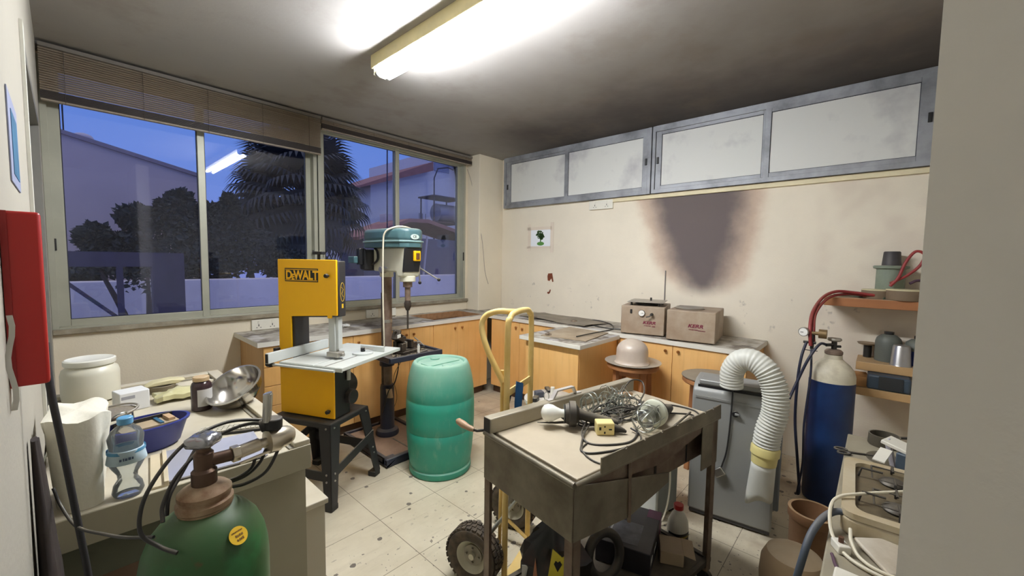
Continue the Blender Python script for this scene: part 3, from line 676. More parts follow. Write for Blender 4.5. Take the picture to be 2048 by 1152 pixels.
text_mesh('lettering', 'KERR', .036, MAR, b, F(.035, .128), .0006, .25, .0012, 1.25)
print_marks('small_print', MAR, b, F(.035, .101), [(-.012, 0, .065, .008), (.045, -.004, .05, .008)], 4)
MB().lathe([(.075, .241), (.105, .241), (.108, .249), (.10, .256), (.075, .252)], (-.04, .17, 0)).build('top_ring', STEEL, b)
MB().lathe([(0.0001, .2405), (.074, .2405), (.074, .246), (.0001, .247)], (-.04, .17, 0)).build('top_disc', DKM, b)
# ---------------- bandsaw on its stand ----------------
YEL = mat('bandsaw_yellow', (255, 190, 6), .4, var=.03, dust=.1)
BLM = mat('bandsaw_black', (44, 43, 45), .5, var=.12, dust=.25)
LGR = mat('light_grey_casting', (196, 200, 196), .45, var=.04, dust=.2)
TBL = mat('saw_table_grey', (206, 210, 204), .38, .1, var=.04, dust=.25)
def bandsaw():
    s = thing('bandsaw_stand', 'black pressed-steel leg stand carrying the yellow bandsaw', 'stand', (-2.669, -1.399, 0), -65)
    top = MB(); top.box(-.43, -.045, .462, .012, .30, .50)
    top.build('stand_top', BLM, s, .012)
    def leg(x0, y0, x1, y1):
        sx = 1 if x1 > -.2 else -1; sy = 1 if y1 > .1 else -1; m = MB(); t = .006; w0, w1 = .085, .05
        for (ax, ay) in ((1, 0), (0, 1)):
            a0 = Vector((x0, y0, .495)); a1 = Vector((x1, y1, .03)); d0 = Vector((-sx*ax, -sy*ay, 0)); nrm = Vector((-sx*ay, -sy*ax, 0))*t
            vs = [a0, a0+d0*w0, a1+d0*w1, a1]; vs += [q+nrm for q in vs]
            m.add(vs, [(0, 1, 2, 3), (7, 6, 5, 4), (0, 4, 5, 1), (1, 5, 6, 2), (2, 6, 7, 3), (3, 7, 4, 0)])
        l = m.build('leg', BLM, s)
        MB().box(min(x1, x1-sx*.058), min(y1, y1-sy*.058), 0, max(x1, x1-sx*.058), max(y1, y1-sy*.058), .035).build('rubber_foot', BLK, l, .005)
        bo = MB(); nx = Vector((sx, 0, 0)); ny = Vector((0, sy, 0))
        for z in (.47, .21, .17):
            k = (.495-z)/.465; p = Vector((x0+(x1-x0)*k, y0+(y1-y0)*k, z))
            for d, q in ((nx, Vector((0, -sy*.03, 0))), (ny, Vector((-sx*.03, 0, 0)))): bo.cyl(p+q, p+q+d*.005, .006, n=8)
        bo.build('bolts', STEEL, l)
    leg(.010, -.045, .055, -.095); leg(.010, .30, .05, .375); leg(-.43, -.045, -.475, -.095); leg(-.43, .30, -.475, .375)
    def brace(a, b, z0, z1, name='brace', up=.055):
        a, b = Vector(a), Vector(b); d = (b-a).normalized(); n_ = Vector((-d.y, d.x, 0))*.004; m = MB(); vs = []
        for p, z in ((a, z0), (b, z1)):
            for h in (0, up):
                for k in (-1, 1): vs.append(Vector((p.x, p.y, z+h))+n_*k)
        m.add(vs, [(0, 1, 3, 2), (4, 6, 7, 5), (0, 4, 5, 1), (2, 3, 7, 6), (0, 2, 6, 4), (1, 5, 7, 3)]); m.build(name, BLM, s)
    brace((.03, -.07, 0), (.028, .33, 0), .17, .27); brace((-.45, -.07, 0), (.03, -.07, 0), .165, .165); brace((-.45, .33, 0), (.02, .33, 0), .19, .19); brace((-.45, -.07, 0), (-.45, .33, 0), .17, .27)
    # the saw
    t = thing('bandsaw', 'yellow and black bandsaw with an angled grey table, beside the drill press', 'bandsaw', (-2.669, -1.399, .50), -65)
    z = lambda v: v-.50
    P = [(-.402, z(1.458)), (.028, z(1.458)), (.028, z(1.133)), (-.012, z(1.133)), (-.012, z(1.115)), (-.04, z(1.115)), (-.04, z(1.13)), (-.308, z(1.113)), (-.308, z(.78)), (-.402, z(.78))]
    c = MB().prism(P, 0, .012, 'y').build('upper_cover', YEL, t, .003)
    lc = MB().box(-.40, 0, .012, 0, .012, z(.83)).build('lower_door', YEL, t, .003)
    MB().prism([(-.398, z(1.452)), (.032, z(1.452)), (.032, z(1.125)), (-.30, z(1.105)), (-.300, z(.80)), (-.398, z(.80))], .0125, .075, 'y').build('upper_body', BLM, t, .006)
    b2 = MB(); b2.box(-.398, .0125, .004, -.006, .15, z(.835)); b2.build('lower_body', BLM, t, .008)
    bx('frame_post', BLM, t, -.385, .0125, z(.72), -.285, .12, z(1.13), .005)
    # logo
    lg = MB().box(-.345, -.0022, z(1.325), -.1, -.0002, z(1.405)).build('logo_plate', BLK, c)
    b = MB(); 
    for zz in (1.331, 1.395): b.box(-.340, -.0032, z(zz), -.105, -.002, z(zz+.004))
    b.build('logo_lines', YEL, lg)
    Fx = lambda x, zz: frame((x, -.0026, zz), (1, 0, 0), (0, 0, 1))
    text_mesh('logo_letter', 'D', .072, YEL, lg, Fx(-.314, z(1.362)), .0006, 0, .0025, .9)
    text_mesh('logo_letter', 'E', .046, YEL, lg, Fx(-.283, z(1.352)), .0006, 0, .002, .9)
    text_mesh('logo_letters', 'WALT', .072, YEL, lg, Fx(-.188, z(1.362)), .0006, 0, .0025, .88)
    def kn(p, parent, r=.014): MB().tube([Vector(p), Vector(p)+Vector((0, -.012, 0)), Vector(p)+Vector((0, -.014, 0)), Vector(p)+Vector((0, -.03, 0))], [.006, .006, r, r*.85], 16).build('door_knob', BLK, parent, .001)
    kn((-.025, 0, z(1.365)), c, .013); kn((-.03, 0, z(.56)), lc, .013)
    # tension knob on top
    k = MB(); k.cyl((-.13, .04, z(1.458)), (-.13, .04, z(1.49)), .009, n=12); k.box(-.165, .025, z(1.488), -.095, .055, z(1.507)); k.build('tension_knob', BLK, t, .003)
    # sticker on the side of the head
    Y2 = mat('yellow_print', (232, 190, 40), .5)
    sk = MB()
    for r0 in (.0,):
        pts = [(.0325, .045+.018*math.cos(a), z(1.27)+.055*math.sin(a)) for a in [i*2*math.pi/28 for i in range(28)]]
        sk.tube(pts, .0012, 6, closed=True)
    sk.tube([(.0325, .035, z(1.30)), (.0325, .052, z(1.285)), (.0325, .038, z(1.26)), (.0325, .052, z(1.24))], .0012, 5)
    sk.box(.0322, .038, z(1.175), .0330, .052, z(1.20)); sk.build('side_print', Y2, t)
    # blade guard and blade
    g = MB(); g.box(-.052, .022, z(.915), -.006, .058, z(1.13)); g.box(-.006, .03, z(.93), .012, .066, z(1.13)); g.build('blade_guard', LGR, t, .003)
    g2 = MB(); g2.box(-.05, .0, z(.885), .03, .06, z(.915)); g2.cyl((.02, .03, z(.90)), (.05, .03, z(.90)), .012, n=12); g2.build('blade_guide', STEEL, t, .003)
    bx('blade', STEEL, t, -.018, .024, z(.84), -.0165, .034, z(.93))
    # table
    T = MB(); T.box(-.255, -.135, z(.852), -.021, .43, z(.872)); T.box(-.013, -.135, z(.852), .175, .43, z(.872)); T.box(-.021, .05, z(.852), -.013, .43, z(.872))
    tb = T.build('saw_table', TBL, t, .002)
    bx('mitre_slot', BLK, tb, .058, -.134, z(.8721), .066, .429, z(.8725)); bx('table_edge', LGR, tb, -.257, -.139, z(.848), .177, -.135, z(.868)); 
    MB().lathe([(.0001, 0), (.03, 0), (.03, .001), (.0001, .001)], (-.017, .03, z(.872))).build('table_insert', LGR, tb)
    bx('trunnion', BLM, t, -.10, .02, z(.80), .06, .13, z(.852), .006)
    f = MB(); f.box(-.285, -.205, z(.872), -.262, .26, z(.93)); fe = f.build('rip_fence', LGR, t, .002)
    bx('fence_end', BLK, fe, -.283, -.207, z(.876), -.264, -.204, z(.926))
    r_ = MB(); r_.cyl((-.29, -.155, z(.856)), (.14, -.155, z(.856)), .008, n=12); r_.build('fence_rail', LGR, t)
    MB().cyl((-.315, -.165, z(.86)), (-.285, -.165, z(.86)), .017, n=16).build('fence_lock_knob', BLK, fe, .003)
    MB().box(-.42, -.03, z(.885), -.395, .012, z(.915)).build('side_catch', BLK, t, .003)
    # mitre gauge
    mg = MB(); mg.lathe([(.0001, 0), (.062, 0), (.062, .010), (.05, .014), (.0001, .014)], (.06, .19, z(.8728)), 30); mgo = mg.build('mitre_gauge', LGR, t)
    bx('mitre_face', LGR, mgo, -.02, .27, z(.8728), .155, .282, z(.905), .002); MB().cyl((.06, .19, z(.886)), (.06, .19, z(.912)), .014, n=14).build('mitre_knob', BLK, mgo, .003)
    MB().tube([(.06, .19, z(.90)), (.085, .20, z(.905)), (.11, .23, z(.90))], .006, 8).build('mitre_pointer', STEEL, mgo)
    # motor at the back of the lower body
    MB().cyl((-.14, .15, z(.64)), (-.14, .30, z(.64)), .075, n=28).build('motor', BLM, t, .006)
    MB().tube([(.004, .12, z(.835)), (.008, .12, z(.80)), (.008, .12, z(.72))], .012, 10).build('dust_port', LGR, t)
    MB().cyl((-.01, .14, z(.61)), (.03, .14, z(.61)), .045, n=24).build('drive_cap', BLM, t, .006)
bandsaw()

# ---------------- drill press ----------------
TEAL = mat('teal_cover_plastic', (70, 102, 108), .35, var=.06, dust=.55, dcol=(150, 148, 136))
RUST = mat('rusty_column', (146, 128, 112), .5, .2, var=.15, scale=9, rgb2=(104, 82, 68))
CRE = mat('cream_head_paint', (216, 212, 190), .45, var=.04, dust=.15)
CAST = mat('navy_cast_iron', (46, 48, 62), .5, .1, var=.1, dust=.2)
OILY = mat('oily_iron', (96, 88, 80), .42, .6, var=.25, scale=14, rgb2=(60, 52, 46), dust=.3)
def drill():
    t = thing('drill_press', 'teal and cream pillar drill with a rusty column, standing before the window', 'drill press', (-1.985, -.836, 0))
    b = MB(); b.box(-.26, -.43, 0, .22, .235, .018)
    for q in ((-.26, -.43, .22, -.40), (-.26, .205, .22, .235), (-.26, -.40, -.23, .205), (.19, -.40, .22, .205)): b.box(q[0], q[1], .018, q[2], q[3], .062)
    for q in ((-.26, -.43), (.13, -.43)): b.box(q[0], q[1], .018, q[0]+.09, q[1]+.07, .058)
    bo = b.build('base', CAST, t, .008)
    bx('base_top', mat('rusty_plate', (140, 114, 94), .7, var=.15, scale=10), bo, -.23, -.40, .018, .19, .205, .045)
    MB().box(-.028, -.395, .045, -.018, -.12, .0465).build('base_slot', BLK, bo)
    MB().lathe([(.088, .045), (.092, .06), (.085, .085), (.058, .10), (.055, .12), (.055, .43), (.050, .455), (.0405, .46)], (0, 0, 0), 32).build('column_flange', CAST, t)
    c = MB().cyl((0, 0, .45), (0, 0, 1.40), .040, n=32).build('column', RUST, t)
    MB().cyl((0, 0, .96), (0, 0, .985), .0425, n=32).build('column_collar', STEEL, c)
    MB().box(-.047, -.008, .46, -.036, .008, 1.2).build('rack', OILY, c)
    # table
    tt = MB(); tt.box(-.19, -.37, .722, .25, -.06, .745); tb = tt.build('drill_table', OILY, t, .004)
    r_ = MB()
    for q in ((-.20, -.385, .26, -.365), (-.20, -.06, .26, -.04), (-.20, -.365, -.182, -.06), (.242, -.365, .26, -.06)): r_.box(q[0], q[1], .722, q[2], q[3], .762)
    r_.build('table_rim', CAST, tb, .004)
    MB().tube([(0, -.15, .722), (0, -.10, .69), (0, -.02, .665)], .045, 14).build('table_arm', CAST, tb)
    MB().cyl((0, 0, .61), (0, 0, .74), .058, n=28).build('table_collar', CAST, tb, .005)
    # head
    h = MB(); h.prism([(.075, 1.37), (-.25, 1.37), (-.27, 1.335), (-.335, 1.335), (-.35, 1.36), (-.365, 1.555), (.075, 1.555)], -.072, .072, 'x'); h.build('head', CRE, t, .012)
    MB().cyl((0, 0, 1.325), (0, 0, 1.40), .052, n=28).build('head_collar', CRE, t, .004)
    MB().cyl((0, -.295, 1.30), (0, -.295, 1.345), .058, n=30).build('spindle_nose', CRE, t, .006)
    pn = MB(); pn.add([(-.074, -.374, 1.552), (.074, -.374, 1.552), (.055, -.362, 1.375), (-.074, -.356, 1.375), (-.074, -.36, 1.552), (.074, -.36, 1.552), (.055, -.34, 1.375), (-.074, -.338, 1.375)],
                      [(0, 1, 2, 3), (7, 6, 5, 4), (0, 4, 5, 1), (1, 5, 6, 2), (2, 6, 7, 3), (3, 7, 4, 0)]); p = pn.build('front_panel', BLK, t, .002)
    sw = MB().box(-.005, -.392, 1.455, .05, -.371, 1.53).build('switch_box', YEL, p, .005)
    MB().box(.008, -.398, 1.468, .038, -.391, 1.515).build('switch_button', mat('brown_switch', (96, 60, 34), .4), sw, .003)
    # belt cover
    def cover(z0, z1, dx, dy, m, name, bev):
        P = [(-.12-dx, .13+dy), (-.135-dx, .09), (-.135-dx, -.22), (-.10-dx, -.345-dy), (-.05, -.385-dy), (.05, -.385-dy), (.095+dx, -.345-dy), (.12+dx, -.25), (.12+dx, .09), (.10+dx, .13+dy)]
        return MB().prism(P, z0, z1).build(name, m, t, bev, seg=3)
    cover(1.60, 1.695, 0, 0, TEAL, 'belt_cover', .026); cover(1.592, 1.606, .008, .008, mat('teal_edge_highlight', (120, 150, 152), .3, dust=.5), 'cover_rim', .004); cover(1.553, 1.593, 0, 0, TEAL, 'cover_base', .006)
    st = MB().prism([(.036*math.cos(a*.314), 1.632+.019*math.sin(a*.314)) for a in range(20)], -.3895, -.3868, 'y').build('certificate_sticker', mat('pale_sticker', (190, 206, 196), .5), t)
    text_mesh('sticker_letters', 'CE', .026, BLK, st, frame((0, -.3898, 1.632), (1, 0, 0), (0, 0, 1)), .0004, 0, .0004)
    # motor
    m = MB(); m.lathe([(.045, 0), (.075, .012), (.078, .03), (.078, .15), (.07, .165), (.03, .17)], (-.05, .17, 1.372), 28); mo = m.build('motor', BLM, t)
    fb = MB()
    for k in range(7): fb.box(-.135, .10+k*.02, 1.42, -.123, .108+k*.02, 1.545)
    fb.build('motor_fins', BLK, mo); MB().box(-.16, .13, 1.42, -.12, .165, 1.55).build('motor_plate', BLK, mo, .004)
    MB().box(-.19, .16, 1.43, -.13, .26, 1.485).build('capacitor_box', TEAL, mo, .006)
    for k in (0, .018): MB().tube(smooth_path([(-.078, .03+k, 1.55), (-.085, -.02+k, 1.52), (-.085, -.02+k, 1.46), (-.09, .05+k, 1.42)], 6), .005, 8).build('motor_cable', BLK, t)
    # depth stop, feed hub and levers
    MB().cyl((.07, -.29, 1.405), (.10, -.29, 1.405), .028, n=20).build('feed_hub', STEEL, t, .003)
    hub = Vector((.105, -.29, 1.405))
    for d in ((.035, -.20, -.085), (-.0, -.01, -.115), (-.0, .09, .12)):
        e = hub+Vector(d); l = MB().cyl(hub, e, .0055, n=10).build('feed_lever', STEEL, t); MB().ball(e, .013, 8).build('lever_knob', BLK, l)
    MB().cyl((-.07, -.10, 1.385), (-.115, -.10, 1.385), .026, n=20).build('side_lock', STEEL, t, .003); MB().cyl((-.09, -.1, 1.40), (-.09, -.165, 1.40), .006, n=8).build('lock_screw', STEEL, t)
    # quill, chuck, bit
    q = MB(); q.cyl((0, -.295, 1.26), (0, -.295, 1.30), .034, n=24); q.cyl((0, -.295, 1.16), (0, -.295, 1.26), .021, n=24); qo = q.build('quill', RUST, t)
    MB().lathe([(.014, 0), (.018, .012), (.026, .03), (.027, .055), (.021, .07), (.018, .09)], (0, -.295, 1.085), 22).build('chuck', OILY, qo)
    MB().cyl((0, -.295, .945), (0, -.295, 1.09), .0075, n=10).build('drill_bit', OILY, qo)
    # cream lead hanging from the cover
    MB().tube(smooth_path([(.10, -.2, 1.702), (-.03, -.3, 1.706), (-.10, -.29, 1.70), (-.150, -.235, 1.66), (-.152, -.21, 1.55), (-.150, -.20, 1.2), (-.145, -.20, .95), (-.13, -.18, .75)], 8), .0062, 10).build('cream_lead', mat('cream_cable', (222, 214, 190), .5), t)
    MB().tube(smooth_path([(.03, -.12, .70), (.04, -.10, .60), (.02, -.08, .48), (-.03, -.07, .42), (-.06, -.06, .3), (-.02, .1, .1)], 6), .0045, 8).build('black_lead', CABLE, t)
    MB().tube(smooth_path([(.02, -.2, .70), (.06, .0, .5), (.10, .02, .3), (.08, .15, .08)], 6), .003, 8).build('thin_lead', mat('tan_cable', (170, 140, 90), .5), t)
    MB().grid(lambda u, v: (-.05+.055*u+.01*v, -.062-.012*math.sin(3*u), .44-.075*v-.01*u), 5, 5, .002).build('paper_tag', mat('tan_paper_tag', (190, 166, 136), .8), t)
drill()
def vice():
    t = thing('drill_vice', 'oily cast-iron drill vice resting on the drill press table', 'vice', (-1.94, -1.05, .7465), 14)
    b = MB(); b.box(-.10, -.06, 0, .10, .06, .022); b.box(-.10, -.05, .022, -.06, .05, .085); b.box(.04, -.04, .022, .075, .04, .075); b.box(-.06, -.045, .022, .06, .045, .03); b.build('vice_body', OILY, t, .004)
    bx('vice_jaw', STEEL, t, -.058, -.05, .05, -.048, .05, .095, .002); bx('vice_jaw', OILY, t, -.005, -.05, .04, .022, .05, .10, .003)
    MB().cyl((.02, 0, .055), (.15, 0, .055), .010, n=14).build('vice_screw', STEEL, t); MB().cyl((.145, -.05, .03), (.145, .05, .085), .005, n=8).build('vice_handle', STEEL, t)
    t2 = thing('angle_clamp', 'tilted steel clamp block lying over the drill vice', 'clamp', (-2.03, -1.08, .775), 30)
    m = MB(); m.M = Matrix.Translation((0, 0, .07)) @ Matrix.Rotation(R(25), 4, 'Y'); m.box(-.07, -.03, 0, .07, .03, .03); m.box(-.07, -.03, .03, -.045, .03, .075); m.cyl((-.1, 0, .055), (.07, 0, .055), .009); m.build('clamp_body', OILY, t2, .004)
    m = MB(); m.cyl((.05, -.02, .02), (.05, -.02, .10), .013); m.cyl((.0, .03, .0), (.0, .03, .07), .016); m.build('clamp_posts', OILY, t2)
    bx('white_label', mat('paper_scrap', (226, 224, 216), .8), t2, -.10, -.045, .115, -.055, -.041, .14)
    for i, (x, y, L, a, l_) in enumerate([(-1.86, -1.14, .13, 20, 'slim steel rod among the chips at the front of the drill table'), (-1.80, -1.0, .16, -8, 'flat dark bar lying at the right of the drill table'), (-2.1, -1.14, .10, 50, 'short dark punch at the left of the drill table')]):
        o = thing('steel_rod', l_, 'rod', (x, y, .7465), a); MB().cyl((-L/2, 0, .006), (L/2, 0, .006), .0055, n=10).build('rod', OILY if i != 0 else STEEL, o)
    r = random.Random(4); m = MB()
    for _ in range(90):
        x, y = r.uniform(-2.1, -1.76), r.uniform(-1.19, -.93); s = r.uniform(.003, .011); a = r.uniform(0, 3)
        m.M = Matrix.Translation((x, y, .7462)) @ Matrix.Rotation(a, 4, 'Z'); m.box(-s, -s*.4, 0, s, s*.4, s*.5)
    tag(m.build('metal_chips', mat('pale_swarf', (170, 156, 132), .6, .2, var=.3, scale=40)), 'scattered metal chips and swarf on the drill press table', 'swarf', kind='stuff')
    t3 = thing('white_bottle', 'slim white tube standing at the front of the drill press table', 'bottle', (-1.905, -1.155, .7465)); MB().cyl((0, 0, 0), (0, 0, .062), .011, n=16).build('bottle_body', SOCK, t3); MB().cyl((0, 0, .062), (0, 0, .075), .007, n=12).build('bottle_cap', LGR, t3)
vice()

# ---------------- plastic barrel ----------------
def barrel():
    t = thing('plastic_barrel', 'dusty turquoise plastic barrel standing on the floor in the middle of the room', 'barrel', (-1.963, -1.503, 0))
    m = mat('turquoise_plastic', (38, 158, 134), .45, var=.06, scale=4, rgb2=(52, 150, 130), dust=.75, dcol=(168, 196, 176))
    n, l = nd(m); (X, Y, Z), P = pos(n, l)
    mix_into(m, math_node(n, l, 'MULTIPLY', smooth(n, l, math_node(n, l, 'ADD', Z, math_node(n, l, 'MULTIPLY', noise(n, l, P, 4, 5), .35)), .62, .95), .42), (170, 190, 168))
    streak = n.new('ShaderNodeMapping'); streak.inputs['Scale'].default_value = (9, 9, 3); l.new(P, streak.inputs[0])
    mix_into(m, math_node(n, l, 'MULTIPLY', smooth(n, l, noise(n, l, streak.outputs[0], 2.5, 6, .7), .5, .8), .4), (150, 180, 160))
    pr = [(.0001, .012), (.19, .012), (.197, 0), (.210, .003), (.216, .015), (.216, .042), (.206, .050), (.206, .058), (.214, .075), (.224, .15), (.231, .24), (.2345, .305), (.2325, .309), (.235, .314), (.2365, .38), (.2365, .46), (.2345, .518), (.2325, .522), (.234, .527), (.230, .59), (.220, .66), (.205, .72), (.193, .752), (.184, .765), (.172, .768), (.164, .764), (.158, .752), (.0001, .750)]
    b = MB().lathe(pr, (0, 0, 0), 72).build('barrel_body', m, t, ang=50)
    # moulded lid relief with two bungs
    li = MB(); li.grid(lambda u, v: (-.13+.26*u, -.05+.10*v, .757+.011*math.sin(math.pi*v)*math.sin(math.pi*u)), 16, 8, .008); li.build('lid_ridge', m, t)
    for s in (-1, 1): MB().lathe([(.033, .748), (.033, .759), (.027, .762), (.0001, .760)], (s*.03, s*.105, 0), 24).build('bung', m, t)
barrel()
# ---------------- steel trolley ----------------
TROL = mat('worn_trolley_steel', (128, 122, 106), .42, .45, var=.15, scale=7, rgb2=(96, 88, 74), dust=.2)
TROLP = mat('brown_trolley_leg', (120, 106, 92), .45, .4, var=.15, scale=9, rgb2=(86, 66, 54))
BEIGE = mat('beige_trolley_top', (206, 194, 170), .4, .1, var=.04, scale=3, rgb2=(186, 172, 148), dust=.3)
CX, CY, CR = -2.688, -3.092, -9.5
def trolley():
    t = thing('steel_trolley', 'worn stainless trolley with raised back rail, notched strip and wooden-handled rod', 'trolley', (CX, CY, 0), CR)
    L, W = .94, .48
    a = MB(); a.box(-.004, 0, .60, .004, W, .775); a.prism([(0, .60), (0, .782), (.54, .655), (.54, .615), (.285, .572), (0, .60)][:5], -.003, .003, 'y'); a.box(0, W-.004, .60, L, W+.004, .775)
    a.box(.80, -.002, .575, L, .003, .775); a.box(L-.004, 0, .58, L+.004, W, .775)
    a.build('apron', TROL, t, .002)
    b = MB(); b.box(.02, .05, .60, .94, W-.01, .765); b.build('cabinet_box', TROLP, t, .003)
    for i, (x0, x1) in enumerate(((.28, .30), (.52, .535), (.76, .77))): bx('panel_seam', mat('black_gap', (20, 18, 16), .9), t, x0, .0485, .61, x1, .0501, .76)
    g = MB(); g.tube([(0, -.004, .785), (0, W, .785)], .011, 10); g.tube([(0, -.004, .785), (L, -.004, .785)], .009, 10); g.build('rolled_rim', TROL, t)
    gt = MB(); gt.box(.01, .0, .745, .03, W-.04, .768); gt.build('gutter', BLM, t)
    tp = MB(); tp.box(.028, .012, .772, L-.005, W-.03, .790); tp.build('trolley_top', BEIGE, t, .004, seg=3)
    # notched strip on the long front edge
    P = [(.115, .782), (.115, .842)]; x = .15
    for nx in (.25, .36, .47, .58, .69, .80, .87): P += [(nx-.014, .842), (nx-.010, .8365), (nx-.001, .8365), (nx+.001, .8445), (nx+.006, .842)]
    P += [(.935, .845), (.94, .80), (.94, .782)]
    st = MB(); st.prism(P[::-1], -.012, -.007, 'y'); st.box(.115, -.012, .779, .94, .02, .784); st.build('notched_strip', TROL, t)
    gp = MB(); gp.prism([(.02, .775), (.94, .775), (.94, .765), (.50, .70), (.1, .74)], .004, .012, 'y'); gp.build('inner_flap', TROLP, t)
    r = MB(); r.box(-.005, W-.042, .79, L-.01, W+.004, .852); r.build('back_rail', mat('rail_steel', (158, 150, 132), .4, .35, var=.1, dust=.3), t, .005)
    rf = MB(); rf.add([(-.0055, W-.040, .792), (-.0055, W+.002, .792), (-.0055, W+.002, .850), (-.0055, W-.040, .850)], [(0, 3, 2, 1)]); rf.build('rail_end', BLM, t)
    h = MB(); h.prism([(.32, .852), (.32, .857), (.345, .857), (.37, .892), (.48, .892), (.50, .857), (.53, .857), (.53, .852), (.497, .852), (.476, .886), (.376, .886), (.352, .852)], W-.030, W-.010, 'y'); h.build('rail_handle', mat('pale_handle', (214, 208, 200), .35, .4), t)
    # crank rod with a wooden grip at the left end
    MB().tube([(.0, W+.01, .79), (-.03, W+.012, .795), (-.045, W+.03, .80)], .006, 8).build('crank_rod', DKM, t)
    gr = MB(); gr.tube([(-.04, W+.02, .798), (-.046, W+.035, .80), (-.05, W+.045, .802), (-.056, W+.075, .806), (-.060, W+.105, .811), (-.062, W+.115, .812)], [.008, .012, .011, .015, .013, .006], 16); gr.build('wooden_grip', mat('turned_wood', (170, 138, 108), .5, var=.12), t)
    # legs
    def leg(x, y, sx, sy):
        m = MB(); s = .036; k = .004
        m.box(x, y, .085, x+sx*s, y+sy*k, .775); m.box(x, y, .085, x+sx*k, y+sy*s, .775); l = m.build('leg', TROLP, t)
        MB().box(x, y-.0, .07, x+sx*.034, y+sy*.034, .086).build('leg_plate', TROLP, l)
        c = MB(); cx, cy = x+sx*.016, y+sy*.016; c.cyl((cx-.011, cy, .034), (cx+.011, cy, .034), .034, n=22); c.box(cx-.016, cy-.012, .03, cx-.012, cy+.012, .074); c.box(cx+.012, cy-.012, .03, cx+.016, cy+.012, .074); c.build('castor', BLK, l, .002)
    leg(0, -.002, 1, 1); leg(0, W, 1, -1); leg(L-.01, -.002, -1, 1); leg(L-.01, W, -1, -1)
    s = MB()
    for q in ((0, .0, L, .022), (0, W-.022, L, W), (0, .02, .022, W-.02), (L-.022, .02, L, W-.02)): s.box(q[0], q[1], .10, q[2], q[3], .122)
    s.build('lower_frame', DKM, t, .002)
    bx('lower_shelf', mat('dark_shelf_sheet', (70, 62, 54), .6, .2, var=.2, dust=.35), t, .022, .022, .108, L-.022, W-.022, .114)
    MB().tube([(.282, .0, .79), (.282, -.006, .62), (.285, -.004, .558)], .007, 10).build('drain_pipe', TROLP, t)
trolley()
def cart_thing(name, label, cat, x, y, z, rz=0, group=None):
    a = R(CR); return thing(name, label, cat, (CX+x*math.cos(a)-y*math.sin(a), CY+x*math.sin(a)+y*math.cos(a), z), CR+rz, group)
ZT = .790
RUB = mat('dusty_black_rubber', (44, 40, 36), .6, var=.15, dust=.35)
WIRE = mat('lamp_guard_wire', (176, 180, 170), .3, .85)
def inspection_lamp(label, x, y, rz, bulbmat, open_cage):
    t = cart_thing('inspection_lamp', label, 'work lamp', x, y, ZT, rz); t.scale = (1.25, 1.25, 1.25)
    zc = .0465
    MB().tube([(.0, 0, zc), (.012, 0, zc), (.014, 0, zc), (.034, 0, zc), (.036, 0, zc), (.045, 0, zc)], [.030, .034, .041, .041, .034, .02], 26).build('rubber_collar', RUB, t)
    MB().tube([(.04, 0, zc), (.06, 0, zc-.004), (.10, 0, zc-.014), (.15, 0, zc-.024), (.17, 0, zc-.026)], [.020, .016, .017, .0155, .012], 18).build('lamp_grip', RUB, t)
    b = MB(); b.tube([(0, 0, zc), (-.012, 0, zc), (-.026, 0, zc), (-.04, 0, zc), (-.055, 0, zc), (-.068, 0, zc), (-.076, 0, zc), (-.079, 0, zc)], [.0135, .0135, .019, .0265, .029, .025, .014, .002], 24); b.build('bulb', bulbmat, t)
    if not open_cage:
        MB().tube([(-.002, 0, zc), (-.004, 0, zc)], [.028, .030], 24).build('reflector_disc', mat('grey_disc', (120, 122, 118), .4, .4), t)
        hk = MB(); hk.tube([(.01, .0, zc-.028), (-.03, .005, .012), (-.09, .012, .008)], [.005, .004, .0015], 8); hk.tube([(-.0, .0, zc-.02), (-.012, .0, zc-.01)], .005, 8); hk.build('hook_spike', RUB, t)
    else:
        MB().tube([(.0, 0, zc), (.004, 0, zc), (.02, 0, zc), (.022, 0, zc)], [.038, .044, .044, .040], 28).build('white_collar_ring', mat('pale_ring', (214, 216, 196), .4), t)
        c = MB()
        for k in range(6):
            a = k*math.pi/3; pts = [(.0, .040*math.cos(a), zc+.040*math.sin(a)), (-.04, .040*math.cos(a), zc+.040*math.sin(a)), (-.085, .034*math.cos(a), zc+.034*math.sin(a)), (-.105, .01*math.cos(a), zc+.01*math.sin(a))]
            c.tube(smooth_path(pts, 4), .0016, 6)
        for xx, r in ((-.04, .040), (-.085, .034)): c.tube([(xx, r*math.cos(q), zc+r*math.sin(q)) for q in [i*2*math.pi/24 for i in range(24)]], .0016, 6, closed=True)
        c.build('wire_guard', WIRE, t)
    return t
OPAL = mat('opal_bulb', (236, 236, 226), .25, var=.01)
CLEAR = glass_mat('clear_bulb_glass', (240, 240, 236), 1.5, .05, (210, 210, 206))
inspection_lamp('work lamp with a bare white bulb at the left of the trolley top', .285, .318, -42, OPAL, False)
inspection_lamp('work lamp with a clear bulb inside a bent wire guard, right on the trolley', .575, .10, 12, CLEAR, True)
